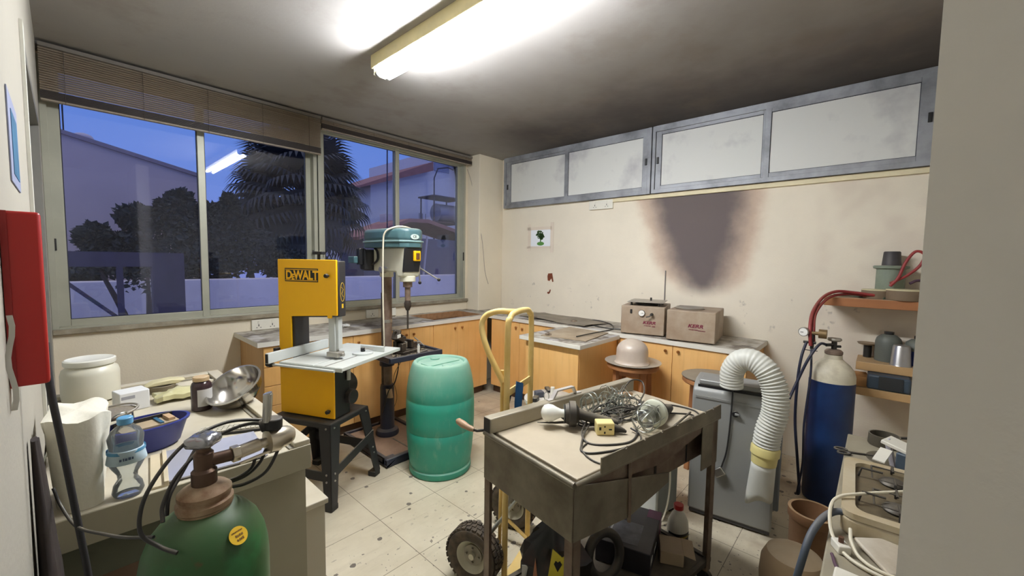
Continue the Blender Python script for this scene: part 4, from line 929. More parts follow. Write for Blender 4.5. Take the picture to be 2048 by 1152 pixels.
def strips():
    t = cart_thing('wire_guard_coil', 'tangle of bare wire lamp guards heaped in the middle of the trolley', 'wire guard', .53, .36, ZT)
    m = MB(); r = random.Random(9)
    m2 = MB()
    for k in range(2):
        c = Vector((-.06+k*.03, -.0, .046)); pts = [c+Vector((.006*math.sin(a), .036*math.cos(a), .045*math.sin(a))) for a in [i*2*math.pi/30 for i in range(30)]]
        m2.tube(pts, .0035, 6, closed=True)
    m2.build('flat_ring', WIRE, t)
    for k in range(24):
        c = Vector((r.uniform(-.05, .19), r.uniform(-.12, .05), 0)); n = Vector((r.gauss(0, 1), r.gauss(0, 1), r.gauss(0, .5))).normalized(); u = n.orthogonal().normalized(); v = n.cross(u); rad = r.uniform(.025, .04)
        pts = [c+(u*math.cos(a)+v*math.sin(a)*r.uniform(.92, 1.08))*rad for a in [i*math.pi/9 for i in range(18)]]; mz = min(p.z for p in pts); pts = [p+Vector((0, 0, .003-mz+.018*r.random())) for p in pts]
        m.tube(pts, .0019, 5, closed=True)
    m.build('guard_wires', WIRE, t)
strips()
def plug():
    t = cart_thing('plug_socket', 'cream square socket block lying on the trolley among the cables', 'socket', .372, .185, ZT, -38)
    b = MB().box(-.035, -.026, 0, .035, .026, .05).build('socket_body', mat('cream_bakelite', (232, 214, 148), .4, var=.03), t, .005)
    k = MB()
    for x, z, w, h in ((-.022, .028, .004, .006), (.018, .025, .006, .0025), (-.004, .036, .003, .003), (-.004, .012, .003, .004)): k.box(x-w, -.0268, z-h, x+w, -.0258, z+h)
    k.build('socket_slots', HOLE, b)
    MB().tube([(.034, 0, .024), (.05, -.004, .02), (.075, -.008, .014), (.085, -.01, .010)], [.016, .015, .009, .005], 14).build('black_plug', RUB, t)
plug()
def cart_cable(label, pts, r=.0038, m=None):
    a = R(CR); P = [(CX+x*math.cos(a)-y*math.sin(a), CY+x*math.sin(a)+y*math.cos(a), z) for x, y, z in pts]
    tag(MB().tube(smooth_path(P, 8), r, 8).build('black_cable', m or CABLE), label, 'cable', 'tangled cables on the trolley')
z0 = ZT+.004
cart_cable('black cable sweeping in a wide loop round the cream socket block', [(.60, .30, z0+.03), (.56, .30, z0+.05), (.46, .30, z0+.045), (.37, .265, z0+.03), (.28, .22, z0+.012), (.245, .16, z0), (.29, .105, z0), (.38, .07, z0), (.47, .10, z0+.004), (.52, .16, z0+.02)])
cart_cable('black cable drooping over the front left of the beige trolley top', [(.62, .22, z0+.03), (.55, .255, z0+.04), (.42, .26, z0+.03), (.30, .22, z0+.01), (.21, .16, z0), (.175, .125, z0), (.20, .09, z0), (.30, .055, z0), (.40, .045, z0), (.46, .08, z0+.003), (.47, .13, z0+.01)])
cart_cable('thin black lead trailing to the front edge of the trolley', [(.24, .16, z0), (.19, .14, z0), (.165, .10, z0), (.155, .06, z0), (.158, .03, z0)], .003)
cart_cable('black cable standing up in a tall narrow loop at the back of the heap', [(.55, .26, z0+.01), (.66, .33, z0+.03), (.78, .385, z0+.06), (.86, .40, z0+.075), (.90, .37, z0+.065), (.86, .33, z0+.03), (.76, .29, z0+.008), (.66, .24, z0), (.56, .20, z0)])
cart_cable('black cable running off to the right end of the trolley top', [(.60, .25, z0+.01), (.70, .26, z0+.01), (.80, .25, z0), (.88, .19, z0), (.90, .10, z0), (.87, .05, z0)])
cart_cable('black cable snaking behind the clear-bulb lamp', [(.50, .22, z0+.01), (.62, .19, z0+.02), (.72, .17, z0+.004), (.80, .12, z0), (.84, .07, z0), (.80, .04, z0)], .0035)
rr = random.Random(21)
for k, l_ in enumerate(['innermost coil of black cable in the middle of the heap', 'flat coil of black cable under the wire guards', 'loose coil of black cable beside the bulb grip', 'outer coil of black cable towards the back rail']):
    c = ((.60, .25), (.55, .30), (.46, .27), (.66, .31))[k]; pts = []
    for i in range(26):
        a = i*.62+k; q = .088+.014*math.sin(i*1.7+k)+.002*k; pts.append((c[0]+q*1.25*math.cos(a), c[1]+q*.75*math.sin(a), z0+.003*k+.010*abs(math.sin(i*.9+k))))
    cart_cable(l_, pts, .0034)
t = cart_thing('wooden_mallet_handle', 'short rounded wooden handle lying behind the cable heap', 'handle', .80, .40, ZT+.014, -20); MB().tube([(-.045, 0, 0), (-.04, 0, 0), (0, 0, 0), (.035, 0, 0), (.045, 0, 0)], [.004, .012, .0135, .012, .004], 16).build('handle_body', mat('turned_wood', (170, 138, 108), .5), t)
t = cart_thing('steel_rod', 'thin dark rod leaning on the notched strip at the right of the trolley', 'rod', .74, .06, ZT+.005, 8); MB().cyl((-.09, 0, .0), (.09, 0, .012), .0045, n=8).build('rod', RUB, t)

# ---------------- yellow hand truck ----------------
YT = mat('faded_yellow_paint', (236, 208, 140), .45, var=.06, scale=8, rgb2=(224, 190, 110), dust=.15)
TYRE = mat('dusty_tyre', (50, 44, 38), .8, var=.25, scale=30, rgb2=(84, 72, 58))
RIM = mat('cream_rim', (190, 186, 166), .45, .2, var=.08)
def wheel_meshes(parent, x, y, z, side):
    ty = MB(); Rr, w = .130, .042
    prof = [(.072, -.030), (.085, -.038), (.105, -.042), (.121, -.036), (.129, -.02), (.130, 0), (.129, .02), (.121, .036), (.105, .042), (.085, .038), (.072, .030), (.070, 0)]
    n = 56; vs = []; m = len(prof)
    for i in range(n):
        a = 2*math.pi*i/n
        for r, q in prof: vs.append((x+q, y+r*math.cos(a), z+r*math.sin(a)))
    ty.add(vs, [(i*m+j, i*m+(j+1) % m, ((i+1) % n)*m+(j+1) % m, ((i+1) % n)*m+j) for i in range(n) for j in range(m)])
    tread = MB()
    for i in range(30):
        for q, off in ((-.024, 0), (.024, 0), (0, .5)):
            a = 2*math.pi*(i+off)/30; M = Matrix.Translation((x+q, y+.129*math.cos(a), z+.129*math.sin(a))) @ Matrix.Rotation(a, 4, 'X'); tread.M = M; tread.box(-.009, -.003, -.0095, .009, .0045, .0095)
    o = ty.build('tyre', TYRE, parent); tread.build('tread_blocks', TYRE, o)
    ri = MB()
    prof = [(.0001, .012), (.020, .012), (.022, .004), (.045, .002), (.058, .010), (.066, .026), (.073, .034), (.075, .030), (.072, .02)]
    vs = []; m = len(prof); s = side
    for i in range(n):
        a = 2*math.pi*i/n
        for r, q in prof: vs.append((x+s*q, y+r*math.cos(a), z+r*math.sin(a)))
    ri.add(vs, [(i*m+j, i*m+j+1, ((i+1) % n)*m+j+1, ((i+1) % n)*m+j) for i in range(n) for j in range(m-1)])
    vs = []
    ri.cyl((x-.03, y, z), (x+.03, y, z), .014, n=16)
    for i in range(n):
        a = 2*math.pi*i/n
        for r, q in prof: vs.append((x-s*q, y+r*math.cos(a), z+r*math.sin(a)))
    ri.add(vs, [(i*m+j, i*m+j+1, ((i+1) % n)*m+j+1, ((i+1) % n)*m+j) for i in range(n) for j in range(m-1)])
    ri.build('rim', RIM, o)
    hd = MB()
    for q in (-1, 1): hd.cyl((x+q*.006, y, z), (x+q*.015, y, z), .047, n=30)
    for k in range(4): hd.cyl((x-.022, y+.032*math.cos(k*1.571), z+.032*math.sin(k*1.571)), (x+.022, y+.032*math.cos(k*1.571), z+.032*math.sin(k*1.571)), .005, n=8)
    hd.build('hub_disc', mat('grey_hub', (126, 120, 106), .45, .4, dust=.2), o)
def hand_truck():
    t = thing('hand_truck', 'yellow tubular hand truck with fat pneumatic tyres behind the trolley', 'hand truck', (-2.285, -2.515, 0), 17)
    hw = .135; k = .0135
    m = MB(); top = 1.235
    m.tube(smooth_path([(-hw, 0, .03), (-hw, 0, .6), (-hw, 0, 1.14), (-hw*.82, 0, top-.02), (-hw*.45, 0, top), (hw*.45, 0, top), (hw*.82, 0, top-.02), (hw, 0, 1.14), (hw, 0, .6), (hw, 0, .03)], 6), k, 14)
    m.build('frame_tube', YT, t)
    m = MB(); m.tube(smooth_path([(-hw+.0, .02, .93), (-hw-.01, .09, 1.06), (-hw, .13, 1.16), (-hw+.01, .12, 1.215), (-hw+.03, .07, 1.24), (-hw+.07, .02, 1.238), (-hw+.10, 0, 1.235)], 7), k, 14); m.build('rear_handle_loop', YT, t)
    MB().tube([(-hw+.035, .045, .05), (-hw+.035, .04, .5), (-hw+.012, .03, .98)], .0085, 10).build('inner_tube', YT, t)
    c = MB(); c.box(-hw, -.004, .865, hw, .004, .895); c.build('cross_strap', YT, t); c = MB(); c.box(-hw, -.004, .40, hw, .004, .43); c.build('cross_strap', YT, t)
    rg = MB(); rg.grid(lambda u, v: (-.075+.045*u, -.022+.012*math.sin(5*u+2*v), .925-.14*v-.02*u), 6, 8, .012); rg.build('blue_rag', mat('blue_rag', (34, 88, 140), .8, var=.2), t)
    ax = MB(); ax.cyl((-.20, .13, .13), (.26, .13, .13), .010, n=12); ax.build('axle', STEEL, t)
    for x in (-.12, .12):
        MB().tube([(x, .0, .32), (x, .13, .13)], .009, 10).build('axle_brace', mat('grey_brace', (170, 172, 164), .4, .5), t)
        MB().tube([(x, .0, .05), (x, .13, .13)], .009, 10).build('axle_brace', YT, t)
    wheel_meshes(t, -.185, .13, .13, -1); wheel_meshes(t, .245, .13, .13, 1)
    tp = MB(); tp.box(-.17, -.18, .012, .17, .01, .018); tp.build('toe_plate', YT, t)
    MB().tube([(-.05, .015, .88), (-.055, .03, .8), (-.05, .03, .65), (-.06, .03, .5)], .005, 8).build('black_strap', BLK, t)
hand_truck()

# ---------------- things on and under the trolley shelf ----------------
def crumple(mb, f, nu, nv, amp, seed, thick=.002):
    r = random.Random(seed); N = {}
    def g(u, v):
        k = (round(u*nu), round(v*nv)); 
        if k not in N: N[k] = Vector((r.uniform(-amp, amp), r.uniform(-amp, amp), r.uniform(-amp, amp)))
        return tuple(Vector(f(u, v))+N[k])
    return mb.grid(g, nu, nv, thick)
def bag():
    t = cart_thing('printed_bag', 'black and yellow printed refuse bag slumped on the trolley shelf at the left', 'bag', .27, .35, .13, -43); t.scale = (.84, .84, .92)
    m = MB(); r = random.Random(5); n = 22; pr = [(.02, 0), (.12, .004), (.135, .05), (.13, .12), (.10, .19), (.06, .24), (.03, .28), (.012, .30)]
    vs = []
    for i, (rad, z) in enumerate(pr):
        for j in range(n): a = 2*math.pi*j/n; q = rad*(1+.12*math.sin(3*a+i)+r.uniform(-.13, .13)); vs.append((q*1.25*math.cos(a), q*.95*math.sin(a), z))
    m.add(vs, [(i*n+j, i*n+(j+1) % n, (i+1)*n+(j+1) % n, (i+1)*n+j) for i in range(len(pr)-1) for j in range(n)]+[tuple(range(n))[::-1], tuple(range((len(pr)-1)*n, len(pr)*n))])
    m.build('bag_body', mat('black_film', (26, 25, 24), .3, var=.3, rgb2=(58, 36, 30), scale=9, thr=(.3, .5)), t, ang=25)
    q = MB(); q.add([(-.02, -.137, .08), (.075, -.132, .10), (.07, -.11, .20), (.03, -.112, .175), (-.015, -.11, .21), (-.02, -.1365, .083)][:5], [(0, 1, 2, 3, 4)]); 
    yl = MB(); yl.prism([(-.03, .10), (.065, .12), (.075, .215), (.035, .195), (-.01, .23)], -.146, -.142, 'y'); yo = yl.build('yellow_label', mat('yellow_label', (206, 190, 60), .5), t)
    MB().prism([(.015, .13), (.035, .165), (.025, .18), (.015, .173), (.005, .18), (-.003, .165)], -.1475, -.1462, 'y').build('label_mark', BLK, yo)
    for zz, w in ((.055, .07), (.04, .055)): bx('white_print', mat('print_white', (200, 200, 196), .6), t, -.03, -.1395, zz, -.03+w, -.136, zz+.007)
    for q in (-.09, .11): MB().prism([(q-.02, .01), (q+.02, .02), (q+.0, .17)], -.128, -.121, 'y').build('copper_panel', mat('orange_brown_film', (170, 116, 84), .4), t)
    bx('pale_label', mat('print_white', (200, 200, 196), .6), t, -.155, -.10, .06, -.10, -.096, .115)
    MB().tube(smooth_path([(0, 0, .29), (.04, .01, .33), (.09, .0, .33), (.07, -.02, .29)], 4), .005, 6).build('tie', BLK, t)
bag()
def ringthing():
    t = cart_thing('hose_coil', 'thick black rubber ring standing among the boxes on the trolley shelf', 'rubber ring', .45, .225, .116, -10)
    m = MB(); m.tube([(.0+.085*math.cos(a), .02*math.sin(a), .105+.085*math.sin(a)) for a in [i*2*math.pi/36 for i in range(36)]], .020, 14, closed=True); m.build('ring', RUB, t)
ringthing()
def pbox():
    t = cart_thing('printed_box', 'flat black carton with purple corner and white print on the trolley shelf', 'box', .71, .28, .116, 24)
    b = MB().box(-.17, -.12, 0, .17, .12, .105).build('carton', mat('black_purple_print', (52, 50, 58), .35, var=.3, scale=5, rgb2=(36, 34, 38)), t, .003)
    bx('purple_corner', mat('purple_print', (110, 50, 88), .4), b, .10, -.1205, .02, .1705, -.06, .1055); bx('white_line', mat('print_white', (200, 200, 196), .6), b, -.15, .095, .1052, .12, .102, .1058)
    bx('grey_picture', mat('grey_print', (98, 100, 106), .4, var=.3, scale=20), b, -.14, -.06, .1052, .02, .08, .1058)
    print_marks('white_print', mat('print_white', (200, 200, 196), .6), b, frame((-.06, -.1204, .06), (1, 0, 0), (0, 0, 1)), [(-.07, 0, .05, .03), (.03, -.01, .06, .022)], 5); print_marks('white_print', mat('print_white', (200, 200, 196), .6), b, frame((-.01, .09, .1056), (1, 0, 0), (0, 1, 0)), [(0, 0, .26, .012), (.04, -.018, .2, .008)], 6)
    c = cart_thing('cardboard_flap_box', 'small open beige carton in front of the black printed box', 'box', .80, .12, .116, 35)
    m = MB(); m.box(-.06, -.05, 0, .06, .05, .06); m.build('carton', mat('beige_card', (168, 148, 122), .8), c, .004)
    m = MB(); m.add([(-.06, -.05, .06), (.06, -.05, .06), (.075, -.10, .045), (-.05, -.10, .04), (-.06, -.05, .058), (.06, -.05, .058), (.075, -.10, .043), (-.05, -.10, .038)], [(0, 1, 2, 3), (7, 6, 5, 4), (0, 3, 7, 4), (1, 5, 6, 2), (2, 6, 7, 3), (0, 4, 5, 1)]); m.build('flap', mat('beige_card', (168, 148, 122), .8), c)
pbox()
def rbottle():
    t = thing('chemical_bottle', 'translucent bottle with red cap and black label behind the right trolley leg', 'bottle', (-1.665, -3.06, 0))
    m = MB().lathe([(.0001, .115), (.055, .115), (.062, .125), (.062, .25), (.058, .28), (.04, .315), (.022, .335), (.02, .345), (.0001, .345)], (0, 0, 0), 32, sx=1, sy=.8)
    m.v = [(a, b, c-.115) for a, b, c in m.v]
    m.build('bottle_body', mat('milky_plastic', (196, 192, 178), .35, var=.02), t)
    MB().cyl((0, 0, .228), (0, 0, .252), .024, n=20).build('red_cap', mat('red_cap', (170, 40, 40), .4), t, .002)
    l = MB(); n = 14; vs = []
    for i in range(n+1):
        a = R(150+130*i/n); vs += [(.0630*math.cos(a), .0512*math.sin(a), .03), (.0630*math.cos(a), .0512*math.sin(a), .13)]
    l.add(vs, [(2*i, 2*i+2, 2*i+3, 2*i+1) for i in range(n)]); lo = l.build('black_label', BLK, t)
    l = MB(); vs = []
    for i in range(n+1):
        a = R(160+110*i/n); vs += [(.0634*math.cos(a), .0516*math.sin(a), .105), (.0634*math.cos(a), .0516*math.sin(a), .115)]
    l.add(vs, [(2*i, 2*i+2, 2*i+3, 2*i+1) for i in range(n)]); l.build('gold_line', Y2M, lo)
Y2M = mat('gold_print', (150, 128, 50), .5)
rbottle()
def white_unit():
    t = thing('wall_unit_casing', 'white metal casing with a cord standing on the floor between trolley and air conditioner', 'appliance', (-1.506, -2.885, 0), -12.2)
    bx('casing', mat('white_casing', (206, 210, 206), .5, var=.03), t, 0, 0, .02, .20, .18, .42, .008)
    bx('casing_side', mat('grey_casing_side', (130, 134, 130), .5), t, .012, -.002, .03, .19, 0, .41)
    for s in (.03, .17): bx('foot', BLK, t, s-.02, .01, 0, s+.02, .17, .02)
    MB().tube(smooth_path([(.10, -.008, .36), (.09, -.02, .20), (.05, -.03, .08), (-.02, -.03, .012), (-.08, .04, .006), (-.07, .14, .006)], 6), .005, 8).build('cord', mat('cream_cable', (222, 214, 190), .5), t)
white_unit()
def drum():
    t = thing('white_drum', 'white plastic drum with lens scraps on its lid, half hidden behind the trolley', 'drum', (-1.40, -2.04, 0))
    MB().lathe([(.15, 0), (.16, .01), (.175, .46), (.185, .47), (.185, .49), (.178, .495), (.0001, .497)], (0, 0, 0), 40).build('drum_body', mat('white_drum', (212, 208, 200), .5, dust=.6), t)
    tag(MB().tube([(-1.48+.028*math.cos(a), -2.07+.006*math.sin(a), .528+.028*math.sin(a)) for a in [i*math.pi/12 for i in range(24)]], .003, 6, closed=True).build('steel_ring', WIRE), 'thin steel ring standing upright on the white drum', 'ring')
    b = MB(); b.M = Matrix.Translation((-1.54, -2.02, .4975)) @ Matrix.Rotation(.4, 4, 'Z'); b.box(-.035, -.02, 0, .035, .02, .03); tag(b.build('black_clamp', BLK, bev=.006), 'small black clamp on the left of the white drum lid', 'clamp')
    b = MB(); b.M = Matrix.Translation((-1.45, -1.98, .4975)) @ Matrix.Rotation(-.5, 4, 'Z'); b.box(-.03, -.028, 0, .03, .028, .04); tag(b.build('grey_block', mat('slate_block', (74, 78, 88), .5), bev=.006), 'grey plastic block in the middle of the white drum lid', 'block')
    b = MB(); b.cyl((-1.34, -2.02, .4975), (-1.34, -2.02, .55), .018, .015, 16); tag(b.build('white_cup', SOCK), 'little white cup on the white drum lid', 'cup')
    b = MB(); b.M = Matrix.Translation((-1.30, -1.95, .4975)) @ Matrix.Rotation(.9, 4, 'Z'); b.box(-.05, -.018, 0, .05, .018, .02); tag(b.build('black_cleat', BLK, bev=.006), 'flat black cleat at the right of the white drum lid', 'clamp')
drum()
# ---------------- stools, dome, air conditioner ----------------
SW = mat('stool_wood', (178, 124, 80), .5, var=.1, scale=3, rgb2=(150, 98, 60)); grain(SW, amt=.25, dark=(110, 66, 36))
def stool(label, x, y, rz):
    t = thing('wooden_stool', label, 'stool', (x, y, 0), rz)
    MB().lathe([(.0001, .668), (.185, .668), (.192, .675), (.192, .695), (.185, .702), (.0001, .702)], (0, 0, 0), 48).build('seat', SW, t)
    for k in range(4):
        a = R(45+90*k); p0 = Vector((.135*math.cos(a), .135*math.sin(a), .668)); p1 = Vector((.158*math.cos(a), .158*math.sin(a), 0)); m = MB(); u = Vector((math.cos(a), math.sin(a), 0)); v = Vector((-u.y, u.x, 0)); w = .022
        vs = [p+u*i*w*.8+v*j*w for p in (p0, p1) for i, j in ((-1, -1), (1, -1), (1, 1), (-1, 1))]
        m.add(vs, [(0, 1, 2, 3), (7, 6, 5, 4), (0, 4, 5, 1), (1, 5, 6, 2), (2, 6, 7, 3), (3, 7, 4, 0)]); m.build('leg', SW, t, .003)
    for k in range(4):
        a, b = R(45+90*k), R(135+90*k); MB().tube([(.15*math.cos(a), .15*math.sin(a), .25), (.15*math.cos(b), .15*math.sin(b), .25)], .010, 8).build('rung', SW, t)
    for k in range(4):
        a, b = R(45+90*k), R(135+90*k); m = MB(); p, q = Vector((.135*math.cos(a), .135*math.sin(a), .62)), Vector((.135*math.cos(b), .135*math.sin(b), .62)); d = (q-p).normalized(); n_ = Vector((-d.y, d.x, 0))*.009
        vs = [s+n_*j+Vector((0, 0, h)) for s in (p, q) for j in (-1, 1) for h in (0, .048)]; m.add(vs, [(0, 1, 3, 2), (4, 6, 7, 5), (0, 4, 5, 1), (2, 3, 7, 6), (0, 2, 6, 4), (1, 5, 7, 3)]); m.build('apron_rail', SW, t)
stool('round wooden stool carrying the steel plate and dome, beside the peninsula cupboard', -.815, -2.385, 12)
stool('round wooden stool with a flat grey lid, tucked behind the air conditioner', -.80, -2.955, 30)
t = tag(MB().lathe([(.0001, .7025), (.17, .7025), (.185, .708), (.208, .716), (.208, .7195), (.185, .7125), (.17, .707), (.0001, .707)], (-.815, -2.385, 0), 56).build('steel_plate', mat('dusty_steel_plate', (200, 194, 182), .35, .6, dust=.25)), 'wide shallow steel plate lying on the nearer wooden stool', 'plate')
t = thing('glass_dome', 'dust-covered bell-shaped vacuum dome on the steel plate', 'dome', (-.83, -2.385, .7075))
pr = [(.128, 0), (.130, .004), (.122, .010), (.118, .03), (.1165, .09)]+[(.1165*math.cos(R(a)), .09+.095*math.sin(R(a))) for a in range(10, 86, 8)]+[(.0001, .185)]
DOME = mat('dusty_dome', (206, 192, 176), .28, var=.06, scale=5, rgb2=(188, 172, 158), dust=.35, dcol=(190, 176, 156))
MB().lathe(pr, (0, 0, 0), 56).build('dome_shell', DOME, t, ang=50)
tag(MB().lathe([(.0001, .7025), (.19, .7025), (.197, .708), (.196, .712), (.0001, .713)], (-.80, -2.955, 0), 56).build('pan_lid', mat('grey_lid', (130, 120, 106), .5, .3, dust=.5)), 'flat round grey lid lying on the farther stool', 'lid')
ACM = mat('silver_plastic', (146, 147, 144), .42, .25, var=.04, scale=3, dust=.35, dcol=(150, 146, 138))
ACD = mat('dark_base_plastic', (62, 60, 62), .5)
def aircon():
    t = thing('portable_air_conditioner', 'silver portable air conditioner standing on the floor to the right of the trolley', 'air conditioner', (-1.285, -2.98, 0), 8.5)
    P = [(.0, .03), (.0, .70), (.012, .745), (.05, .775), (.10, .79), (.24, .795), (.25, .70), (.25, .03)]
    MB().prism([(y, z) for y, z in P], -.42, 0, 'y').build('body', ACM, t, .012, seg=3)
    bx('top_flap', ACM, t, .03, -.375, .772, .15, -.03, .800, .006)
    bx('flap_gap', BLK, t, .026, -.38, .752, .034, -.025, .772)
    bx('front_trim', ACM, t, -.004, -.40, .70, .004, -.02, .712)
    bx('base', ACD, t, .008, -.412, .012, .245, -.008, .03)
    bx('rear_panel', mat('grey_rear_panel', (120, 124, 128), .5), t, .245, -.45, .03, .275, .0, .78, .01)
    k = MB(); k.cyl((.002, -.225, .645), (-.014, -.225, .645), .017, n=20); k.build('cord_hook', BLK, t, .003); MB().box(-.02, -.245, .64, -.012, -.222, .652).build('hook_tip', ACM, t, .002)
    for q in (-.39, -.03): MB().cyl((.04, q, 0), (.04, q, .014), .014, n=12).build('castor', BLK, t); MB().cyl((.21, q, 0), (.21, q, .014), .014, n=12).build('castor', BLK, t)
    c = MB().tube(smooth_path([(.06, -.20, .80), (.0, -.205, .79), (-.008, -.205, .70), (-.008, -.20, .55), (-.008, -.19, .42), (-.01, -.17, .33)], 6), .0042, 8).build('power_cord', CABLE, t)
    p = MB(); p.M = Matrix.Translation((-.02, -.16, .30)) @ Matrix.Rotation(R(-38), 4, 'X'); p.box(-.012, -.028, -.02, .012, .028, .025); p.build('cord_plug', mat('chrome', (200, 196, 190), .2, .9), c, .004)
    # exhaust hose
    WH = mat('white_hose_plastic', (208, 208, 198), .45, var=.04, dust=.15)
    path = smooth_path([(-.02, -.20, .80), (-.028, -.20, .885), (-.04, -.235, .95), (-.055, -.295, .965), (-.07, -.36, .92), (-.08, -.40, .83), (-.085, -.405, .72), (-.088, -.383, .62), (-.088, -.374, .53)], 22)
    L = [0]
    for i in range(1, len(path)): L.append(L[-1]+(path[i]-path[i-1]).length)
    tot = L[-1]; N = 420; pts = []; rad = []; j = 0
    for i in range(N+1):
        s = tot*i/N
        while j < len(L)-2 and L[j+1] < s: j += 1
        f = (s-L[j])/max(1e-9, L[j+1]-L[j]); pts.append(path[j].lerp(path[j+1], f)); base = .058
        amp = .0042 if s > tot*.42 else .0010
        rad.append(base+amp*math.sin(2*math.pi*s/.0165))
    h = MB().tube(pts, rad, 34).build('exhaust_hose', WH, t, ang=80)
    CRM = mat('yellowed_collar', (222, 208, 140), .45, var=.04)
    e = pts[-1]; d = Vector((0, .06, -1)).normalized()
    MB().tube([e-d*.01, e+d*.0, e+d*.035, e+d*.037], [.060, .066, .066, .060], 36).build('hose_collar', CRM, h)
    MB().tube([e+d*.035, e+d*.085], [.060, .057], 36).build('hose_collar', CRM, h)
    q = MB(); n = 40; vs = []; e2 = e+d*.08
    for i in range(7):
        f = i/6; c = e2+d*(.21*f)
        for k in range(n):
            a = 2*math.pi*k/n; ry = .055*(1-f)+.062*f; rx = .055*(1-f)+.030*f; zz = (.02*f*math.cos(a) if i == 6 else 0)
            vs.append((c.x+rx*math.sin(a), c.y-ry*math.cos(a), c.z+zz+ (.012*math.sin(3*a)*f)))
    q.add(vs, [(i*n+k, i*n+(k+1) % n, (i+1)*n+(k+1) % n, (i+1)*n+k) for i in range(6) for k in range(n)])
    o = q.build('hose_nozzle', WH, h); sl = o.modifiers.new('wall', 'SOLIDIFY'); sl.thickness = .003
aircon()

# ---------------- blue gas cylinder with regulators ----------------
def bluecyl():
    t = thing('gas_cylinder', 'tall blue gas cylinder with white shoulder standing in the right corner area', 'gas cylinder', (-.55, -3.565, 0))
    BLU = mat('navy_cylinder_paint', (22, 54, 104), .4, var=.12, scale=5, rgb2=(18, 38, 78), dust=.1)
    MB().lathe([(.10, 0), (.112, .008), (.116, .03), (.116, .755), (.1155, .77)], (0, 0, 0), 48).build('cylinder_body', BLU, t)
    MB().lathe([(.1158, .765), (.115, .80), (.106, .835), (.085, .865), (.058, .888), (.046, .90), (.044, .925), (.0001, .926)], (0, 0, 0), 48).build('cylinder_shoulder', mat('scuffed_white_paint', (212, 204, 180), .5, var=.1, scale=10, rgb2=(170, 160, 138), thr=(.2, .5)), t)
    MB().lathe([(.040, .925), (.046, .93), (.046, .945), (.036, .955), (.02, .958), (.0001, .958)], (0, 0, 0), 28).build('neck_ring', RUST, t)
    v = MB(); v.cyl((0, 0, .955), (0, 0, 1.01), .014, n=14); v.cyl((-.045, .035, .985), (0, 0, .985), .010, n=12); v.cyl((0, -.0, .975), (.02, -.03, .975), .008, n=10); vo = v.build('valve', DKM, t)
    MB().lathe([(.0001, 1.01), (.03, 1.008), (.037, 1.016), (.034, 1.026), (.0001, 1.030)], (0, 0, 0), 24).build('valve_wheel', mat('worn_handwheel', (170, 164, 150), .4, .5), vo)
    r = thing('gas_regulator', 'brass twin gas regulator with a white gauge hanging left of the blue cylinder valve', 'regulator', (-.60, -3.46, .93))
    m = MB(); m.cyl((0, .03, .12), (0, -.06, .12), .011, n=12); m.cyl((0, -.03, .12), (0, -.07, .12), .028, n=22); m.build('regulator_body', mat('old_brass', (142, 118, 82), .45, .6), r)
    g = MB().cyl((-.005, .04, .125), (-.03, .045, .125), .028, n=24).build('gauge', STEEL, r); MB().cyl((-.0302, .045, .125), (-.0315, .0453, .125), .0235, n=24).build('gauge_dial', mat('white_dial', (238, 236, 228), .4), g)
    MB().box(-.033, .044, .122, -.0314, .060, .125).build('gauge_needle', BLK, g)
    m = MB(); m.cyl((0, .0, .12), (0, .0, .02), .010, n=12); m.cyl((0, .045, .06), (0, -.02, .06), .008, n=10); m.box(-.004, -.03, .008, .004, .035, .012); m.build('regulator_outlets', DKM, r)
    RED = mat('red_hose', (140, 44, 44), .5, var=.12, dust=.25); BH = mat('dark_blue_hose', (30, 34, 56), .5, var=.1, dust=.2)
    def hose(name, label, pts, m, r_=.009): tag(MB().tube(smooth_path(pts, 8), r_, 10).build(name, m), label, 'hose')
    hose('red_hose', 'red rubber hose arching from the top shelf down to the gas regulator', [(-.25, -3.73, 1.285), (-.27, -3.62, 1.298), (-.32, -3.54, 1.30), (-.40, -3.48, 1.26), (-.52, -3.445, 1.17), (-.60, -3.445, 1.07), (-.612, -3.455, .97)], RED, .010)
    hose('red_hose', 'second red hose lying close under the first from shelf to regulator', [(-.22, -3.74, 1.276), (-.26, -3.60, 1.285), (-.36, -3.51, 1.26), (-.50, -3.46, 1.17), (-.585, -3.462, 1.06), (-.59, -3.468, .98)], RED, .009)
    hose('dark_hose', 'dark blue hose hanging straight down left of the blue cylinder', [(-.60, -3.43, .985), (-.64, -3.415, .90), (-.66, -3.405, .75), (-.66, -3.405, .50), (-.66, -3.43, .25), (-.67, -3.45, .06), (-.64, -3.43, .02)], BH, .008)
    hose('dark_hose', 'dark blue hose crossing diagonally from the cylinder valve to the air conditioner', [(-.58, -3.53, .985), (-.64, -3.50, .99), (-.68, -3.455, .90), (-.70, -3.41, .76), (-.75, -3.37, .62), (-.84, -3.33, .48), (-.88, -3.31, .30), (-.88, -3.30, .04)], BH, .008)
    hose('dark_hose', 'thin dark hose close against the blue cylinder side', [(-.62, -3.46, .95), (-.675, -3.47, .80), (-.69, -3.455, .5), (-.69, -3.46, .25), (-.67, -3.44, .04)], BH, .006)
bluecyl()
